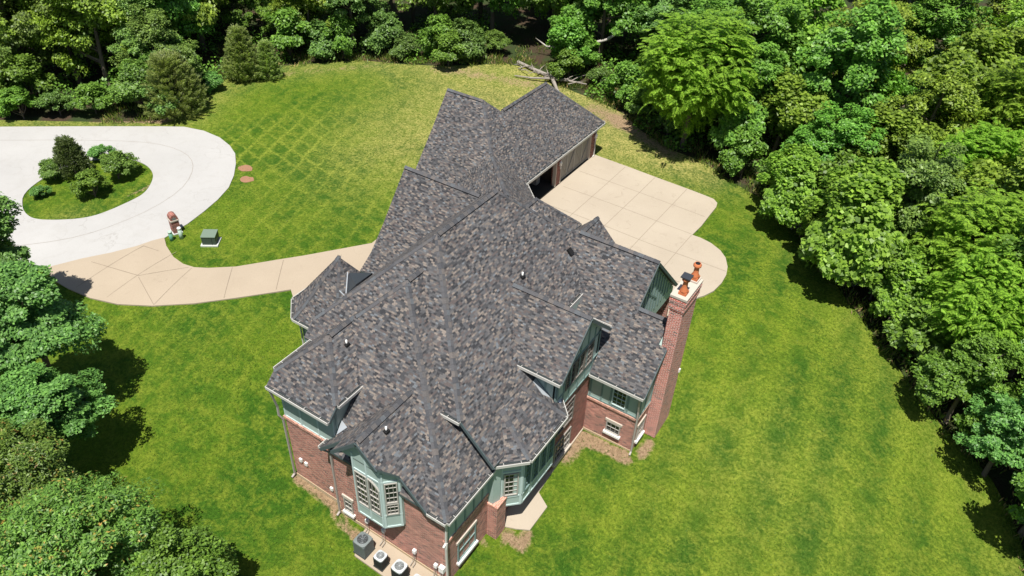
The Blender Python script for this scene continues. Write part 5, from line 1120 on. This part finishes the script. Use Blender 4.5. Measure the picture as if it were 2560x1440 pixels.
tree('mid1', -95.27, 52.48, 1.03, 1.05, 'mid green tree, third from left in seventh row behind the road', 'tree', 'tree', group='woodland trees around the lawn', sz=1.06)
tree('yellow0', -90.05, 56.86, 1.15, 0.69, 'yellow green tree, fourth from left in seventh row behind the road', 'tree', 'tree', group='woodland trees around the lawn', sz=1.22)
tree('yellow0', -89.43, 64.92, 1.18, 5.20, 'yellow green tree, fifth from left in seventh row behind the road', 'tree', 'tree', group='woodland trees around the lawn', sz=1.22)
tree('yellow0', -86.33, 71.63, 0.83, 5.96, 'yellow green tree, first from left in seventh row behind the left lawn', 'tree', 'tree', group='woodland trees around the lawn', sz=1.10)
tree('yellow1', -68.09, 86.01, 1.14, 2.04, 'yellow green tree, first from left in seventh row behind the garage', 'tree', 'tree', group='woodland trees around the lawn', sz=1.01)
tree('mid0', -47.82, 96.46, 1.06, 5.68, 'mid green tree, first from left in seventh row of the right hand woods', 'tree', 'tree', group='woodland trees around the lawn', sz=1.21)
tree('yellow1', -34.55, 97.70, 1.03, 5.49, 'yellow green tree, second from left in seventh row of the right hand woods', 'tree', 'tree', group='woodland trees around the lawn', sz=1.20)
tree('mid2', -19.47, 95.23, 0.97, 2.15, 'mid green tree, third from left in seventh row of the right hand woods', 'tree', 'tree', group='woodland trees around the lawn', sz=1.05)
tree('yellow0', -1.63, 88.52, 1.07, 5.38, 'yellow green tree, fourth from left in seventh row of the right hand woods', 'tree', 'tree', group='woodland trees around the lawn', sz=1.03)
tree('yellow1', 8.80, 84.89, 1.07, 0.65, 'yellow green tree, fifth from left in seventh row of the right hand woods', 'tree', 'tree', group='woodland trees around the lawn', sz=1.05)
tree('mid1', 14.11, 79.27, 1.05, 2.57, 'mid green tree, sixth from left in seventh row of the right hand woods', 'tree', 'tree', group='woodland trees around the lawn', sz=1.14)
tree('mid0', -102.04, 54.32, 1.12, 2.75, 'mid green tree, first from left in eighth row behind the road', 'tree', 'tree', group='woodland trees around the lawn', sz=1.23)
tree('yellow0', -97.12, 56.49, 1.04, 3.62, 'yellow green tree, second from left in eighth row behind the road', 'tree', 'tree', group='woodland trees around the lawn', sz=1.14)
tree('mid2', -99.35, 59.66, 1.19, 2.99, 'mid green tree, third from left in eighth row behind the road', 'tree', 'tree', group='woodland trees around the lawn', sz=1.15)
tree('mid0', -96.34, 63.22, 0.95, 5.50, 'mid green tree, fourth from left in eighth row behind the road', 'tree', 'tree', group='woodland trees around the lawn', sz=1.19)
tree('yellow1', -95.48, 71.75, 0.94, 4.31, 'yellow green tree, first from left in eighth row behind the left lawn', 'tree', 'tree', group='woodland trees around the lawn', sz=1.01)
tree('mid0', -86.54, 81.95, 0.92, 3.29, 'mid green tree, second from left in eighth row behind the left lawn', 'tree', 'tree', group='woodland trees around the lawn', sz=1.17)
tree('vine0', -66.30, 96.05, 0.95, 4.44, 'vine hung tree, first from left in eighth row behind the garage', 'tree', 'tree', group='woodland trees around the lawn', sz=1.23)
tree('blue0', -46.02, 105.85, 1.06, 1.64, 'blue green tree, first from left in eighth row of the right hand woods', 'tree', 'tree', group='woodland trees around the lawn', sz=1.18)
tree('olive0', -25.91, 104.24, 1.04, 0.39, 'olive green tree, second from left in eighth row of the right hand woods', 'tree', 'tree', group='woodland trees around the lawn', sz=1.12)
tree('mid2', -11.81, 100.81, 1.14, 3.44, 'mid green tree, third from left in eighth row of the right hand woods', 'tree', 'tree', group='woodland trees around the lawn', sz=1.10)
tree('mid0', 5.67, 94.65, 1.16, 1.46, 'mid green tree, fourth from left in eighth row of the right hand woods', 'tree', 'tree', group='woodland trees around the lawn', sz=1.02)
tree('yellow1', -107.77, 58.60, 1.01, 1.62, 'yellow green tree, first from left in ninth row behind the road', 'tree', 'tree', group='woodland trees around the lawn', sz=1.01)
tree('mid2', -104.80, 63.66, 1.18, 1.81, 'mid green tree, second from left in ninth row behind the road', 'tree', 'tree', group='woodland trees around the lawn', sz=1.20)
tree('mid1', -100.07, 65.99, 1.02, 4.47, 'mid green tree, third from left in ninth row behind the road', 'tree', 'tree', group='woodland trees around the lawn', sz=1.03)
tree('mid0', -97.66, 75.86, 0.82, 1.78, 'mid green tree, first from left in ninth row behind the left lawn', 'tree', 'tree', group='woodland trees around the lawn', sz=1.08)
tree('mid1', -95.36, 84.07, 0.84, 5.24, 'mid green tree, second from left in ninth row behind the left lawn', 'tree', 'tree', group='woodland trees around the lawn', sz=1.02)
tree('mid0', -80.07, 97.13, 1.03, 3.01, 'mid green tree, first from left in ninth row behind the garage', 'tree', 'tree', group='woodland trees around the lawn', sz=1.04)
tree('mid1', -50.27, 111.32, 1.10, 0.39, 'mid green tree, first from left in ninth row of the right hand woods', 'tree', 'tree', group='woodland trees around the lawn', sz=1.13)
tree('blue1', -27.07, 113.39, 1.20, 2.00, 'blue green tree, second from left in ninth row of the right hand woods', 'tree', 'tree', group='woodland trees around the lawn', sz=0.99)
tree('locust1', -6.92, 108.15, 1.00, 0.88, 'feathery lime tree, third from left in ninth row of the right hand woods', 'tree', 'tree', group='woodland trees around the lawn', sz=1.17)
tree('vine0', 13.04, 99.13, 1.08, 2.33, 'vine hung tree, fourth from left in ninth row of the right hand woods', 'tree', 'tree', group='woodland trees around the lawn', sz=1.00)
UNDER = [(-68.91, 26.7), (-58.14, 35.51), (-58.78, 37.74), (-60.3, 39.49), (-60.11, 43.45), (-60.35, 45.7), (-58.35, 48.89), (-56.4, 52.88), (-52.43, 55.88), (-47.31, 56.81), (-45.46, 58.21), (-43.29, 59.12), (-33.21, 62.07), (-28.86, 60.83), (-27.75, 61.1), (-25.1, 61.21), (-22.46, 57.81), (-19.21, 56.4), (-18.75, 57.1), (-9.88, 54.1), (-6.12, 51.33), (-5.79, 50.83), (2.62, 42.08), (-71.87, 28.57), (-68.84, 28.69), (-65.53, 31.52), (-63.89, 34.06), (-60.35, 36.44), (-60.98, 46.33), (-58.64, 52.88), (-56.4, 53.5), (-51.64, 58.15), (-48.8, 57.01), (-48.29, 59.41), (-46.07, 59.26), (-43.84, 61.24), (-43.74, 61.16), (-33.43, 63.1), (-29.51, 63.52), (-25.89, 62.56), (-25.13, 62.38), (-20.95, 60.85), (-20.13, 59.03), (-18.03, 59.26), (-17.19, 59.38), (-12.91, 58.42), (-11.34, 57.7), (-1.73, 50.69), (-1.35, 49.21), (0.93, 46.67), (2.5, 43.32), (4.13, 42.99), (6.85, 41.63), (7.13, 40.72), (-73.17, 30.06), (-70.3, 31.17), (-68.79, 32.61), (-64.61, 36.23), (-60.7, 38.97), (-63.06, 37.3), (-65.42, 45.89), (-62.5, 50.49), (-60.32, 53.13), (-58.7, 55.72), (-53.41, 60.41), (-48.85, 61.59), (-46.72, 62.92), (-45.28, 64.6), (-33.46, 66.09), (-32.69, 65.72), (-29.47, 65.07), (-25.5, 64.19), (-19.35, 61.12), (-17.9, 60.7), (-13.41, 60.78), (-10.75, 59.87), (-0.29, 52.63), (2.0, 49.35), (6.22, 45.02), (-73.06, 33.99), (-69.99, 35.78), (-65.89, 37.19), (-64.81, 38.71), (-64.26, 37.25), (-67.34, 39.01), (-66.6, 48.06), (-63.69, 54.3), (-61.67, 57.58), (-58.76, 59.14), (-50.83, 62.33), (-48.93, 63.88), (-48.47, 65.2), (-46.51, 67.2), (-31.52, 68.16), (-29.13, 69.43), (-17.51, 64.48), (-15.92, 64.81), (-9.12, 62.08), (-1.55, 57.64), (2.1, 53.38), (3.15, 50.74), (5.85, 49.99), (8.82, 46.06), (-79.87, 32.46), (-67.95, 41.72), (-70.65, 44.97), (-69.07, 51.18), (-64.78, 59.7), (-49.77, 68.0), (-31.27, 73.43), (-29.64, 73.43), (-24.54, 72.17), (-16.72, 68.45), (-15.38, 68.32), (-9.12, 66.1), (6.48, 54.01), (8.07, 52.02)]

# ------------------------------------------------------------------ undergrowth and rough grass along the woodland edge
def tufts(name, pts, hgt, mat, kind='stuff', seed=1, wd=.05, lean=.5, label=None):
    rng = np.random.default_rng(seed); P = np.array(pts, np.float32); n = len(P)
    ax = unit(np.concatenate([rng.normal(size=(n, 2))*lean, np.ones((n, 1))], 1)); h = hgt*rng.uniform(.4, 1.2, n)[:, None]
    bb = unit(np.cross(ax, rng.normal(size=(n, 3))))*wd
    me = quad_mesh(name, P+ax*h*.45, ax*h*.5, bb, mat); return link(name, me, None, None, kind)
rng_ = random.Random(5); P1 = []; P2 = []; P3 = []
EL = LAWN_EDGE[2:]
for (a, b_) in zip(EL, EL[1:]):
    L_ = math.dist(a, b_); nx_, ny_ = -(b_[1]-a[1])/L_, (b_[0]-a[0])/L_
    for k in range(int(L_*330)):
        t = rng_.random(); o_ = rng_.gauss(.9, 1.1) if rng_.random() < .7 else rng_.uniform(0, 7); x = a[0]+(b_[0]-a[0])*t+nx_*o_; y = a[1]+(b_[1]-a[1])*t+ny_*o_
        if o_ < -.5 or math.sin(x*1.3)*math.sin(y*1.7+x*.4)+rng_.uniform(-.6, .6) < -.1: continue
        (P1 if rng_.random() < .75 else P2).append((x, y, terrain(x, y)))
leaf_mat('straw', (.33, .27, .13), .2, gloss=.1)
tufts('rough_grass', P1, .5, 'weeds', seed=2, wd=.035)
tufts('dry_grass', P2, .45, 'straw', seed=3, wd=.03)
# low leafy ground cover under the trees
C_ = []; rngc = np.random.default_rng(9)
for (x, y) in UNDER:
    for k in range(230):
        a_ = rngc.uniform(0, 2*PI); r_ = rngc.uniform(0, 1)**.5*1.5; h_ = (1-(r_/1.5)**2)*rngc.uniform(.2, 1.9)
        X__, Y__ = x+r_*math.cos(a_), y+r_*math.sin(a_); C_.append((X__, Y__, terrain(x, y)+h_))
C_ = np.array(C_); n_ = len(C_); nn_ = unit(rngc.normal(size=(n_, 3))*.6+np.array([0, 0, 1.])); t_ = unit(np.cross(nn_, rngc.normal(size=(n_, 3)))); L2 = rngc.uniform(.14, .32, n_)[:, None]
link('undergrowth', quad_mesh('undergrowth', C_, t_*L2*.6, np.cross(nn_, t_)*L2*.38, 'leaf_mid'), None, None, 'stuff')
# short grass blades that roughen the lawn, its edges most of all
BL = []; rg_ = random.Random(8)
def blades(x0, x1, y0, y1, dens):
    for _ in range(int((x1-x0)*(y1-y0)*dens)):
        x = rg_.uniform(x0, x1); y = rg_.uniform(y0, y1)
        if inside(x, y, lawn_outer) and not (inside(x, y, ROAD) and not inside(x, y, island)) and not inside(x, y, drive) and not inside(x, y, apron) and not inside(x, y, PADP):
            if -26 < x < -8.2 and 15.3 < y < 35 and x < -11.6: continue
            BL.append((x, y, terrain(x, y)))
blades(-30, 8, 5, 28, 42); blades(-60, -24, 16, 60, 22); blades(-24, 12, 28, 57, 22)
leaf_mat('grass_blade', (.06, .135, .014), .3, gloss=.15)
tufts('grass', BL, .085, 'grass_blade', seed=11, wd=.022, lean=.9)

M['dead_wood'] = plain('weathered_dead_wood', (.27, .24, .21), .95, var=.6, scale=5)
# fallen dead tree behind the garage, and dead brush by the right treeline
x, y = -33.5, 60.2; z = terrain(x, y)
b = MB(); rr = random.Random(3)
b.tube([(-4.6, .9, .5), (-2.8, .5, .45), (-.3, .2, .4), (.6, -.2, .3)], [.17, .16, .12, .06], 9); b.tube([(-3.4, -1.5, .25), (-1.8, -1.1, .3), (-.2, -.4, .45), (1.4, .1, .5), (3.0, .9, .3)], [.05, .09, .12, .1, .06], 8)
b.tube([(-.2, 0, .35), (1.4, -1.8, .3), (3.3, -3.6, .2)], [.2, .14, .05], 8)
for k in range(26): a = rr.uniform(0, 6.3); L_ = rr.uniform(.6, 1.8); c = (rr.uniform(-4, 1.8), rr.uniform(-.4, .4), .4); b.tube([c, (c[0]+L_*.5*math.cos(a), c[1]+L_*.5*math.sin(a), .7), (c[0]+L_*math.cos(a), c[1]+L_*math.sin(a), .5+rr.random()*.5)], [.06, .04, .012], 5)
o = b.build('fallen_tree', 'dead_wood'); o.location = (x, y, z); tag(o, 'bleached fallen dead tree on bare ground behind the garage roof', 'fallen tree')
x, y = -31.5, 66; b = MB(); b.tube([(-5.4, -1.6, 1.2), (-2.5, -.9, 1.6), (0, .3, 2.6), (2.5, 1.5, 4.6)], [.1, .16, .15, .07], 8); b.tube([(-5.4, -1.6, 1.2), (-6.5, -2.0, 1.9)], [.08, .03], 6); b.tube([(2.4, 1.5, 4.5), (3.2, 1.2, 5.8)], [.06, .02], 6)
o = b.build('leaning_branch', 'bark_pale'); o.location = (x, y, terrain(x, y)); tag(o, 'long bare grey branch leaning among the trees behind the fallen tree', 'branch')
def brush(x, y, r, h, n, label, seed):
    b = MB(); rr = random.Random(seed)
    for k in range(n):
        a = rr.uniform(0, 6.3); q = rr.uniform(0, r*.6); p = (q*math.cos(a), q*math.sin(a), 0); d_ = rr.uniform(0, 6.3); L_ = rr.uniform(.4, 1)*r
        b.tube([p, (p[0]+L_*.5*math.cos(d_), p[1]+L_*.5*math.sin(d_), h*rr.uniform(.4, .9)), (p[0]+L_*math.cos(d_), p[1]+L_*math.sin(d_), h*rr.uniform(.3, 1.))], [.022, .014, .005], 4, False)
    o = b.build('dead_brush', 'bark_pale'); o.location = (x, y, terrain(x, y)); tag(o, label, 'dead brush', 'dead brush along the right tree line')
brush(-7.2, 50.6, 1.5, 1.3, 60, 'pile of bare grey twigs at the corner of the right tree line', 1)
brush(-4.6, 49.2, 1.7, 1.5, 90, 'large tangle of dead twigs under the lime green vines', 2); brush(-2.7, 46.6, 1.5, 1.3, 80, 'lowest tangle of grey dead twigs before the shadowed grass edge', 3)
for o in list(bpy.data.objects):
    if o.name.split('.')[0] in ('gutter_in',): pass
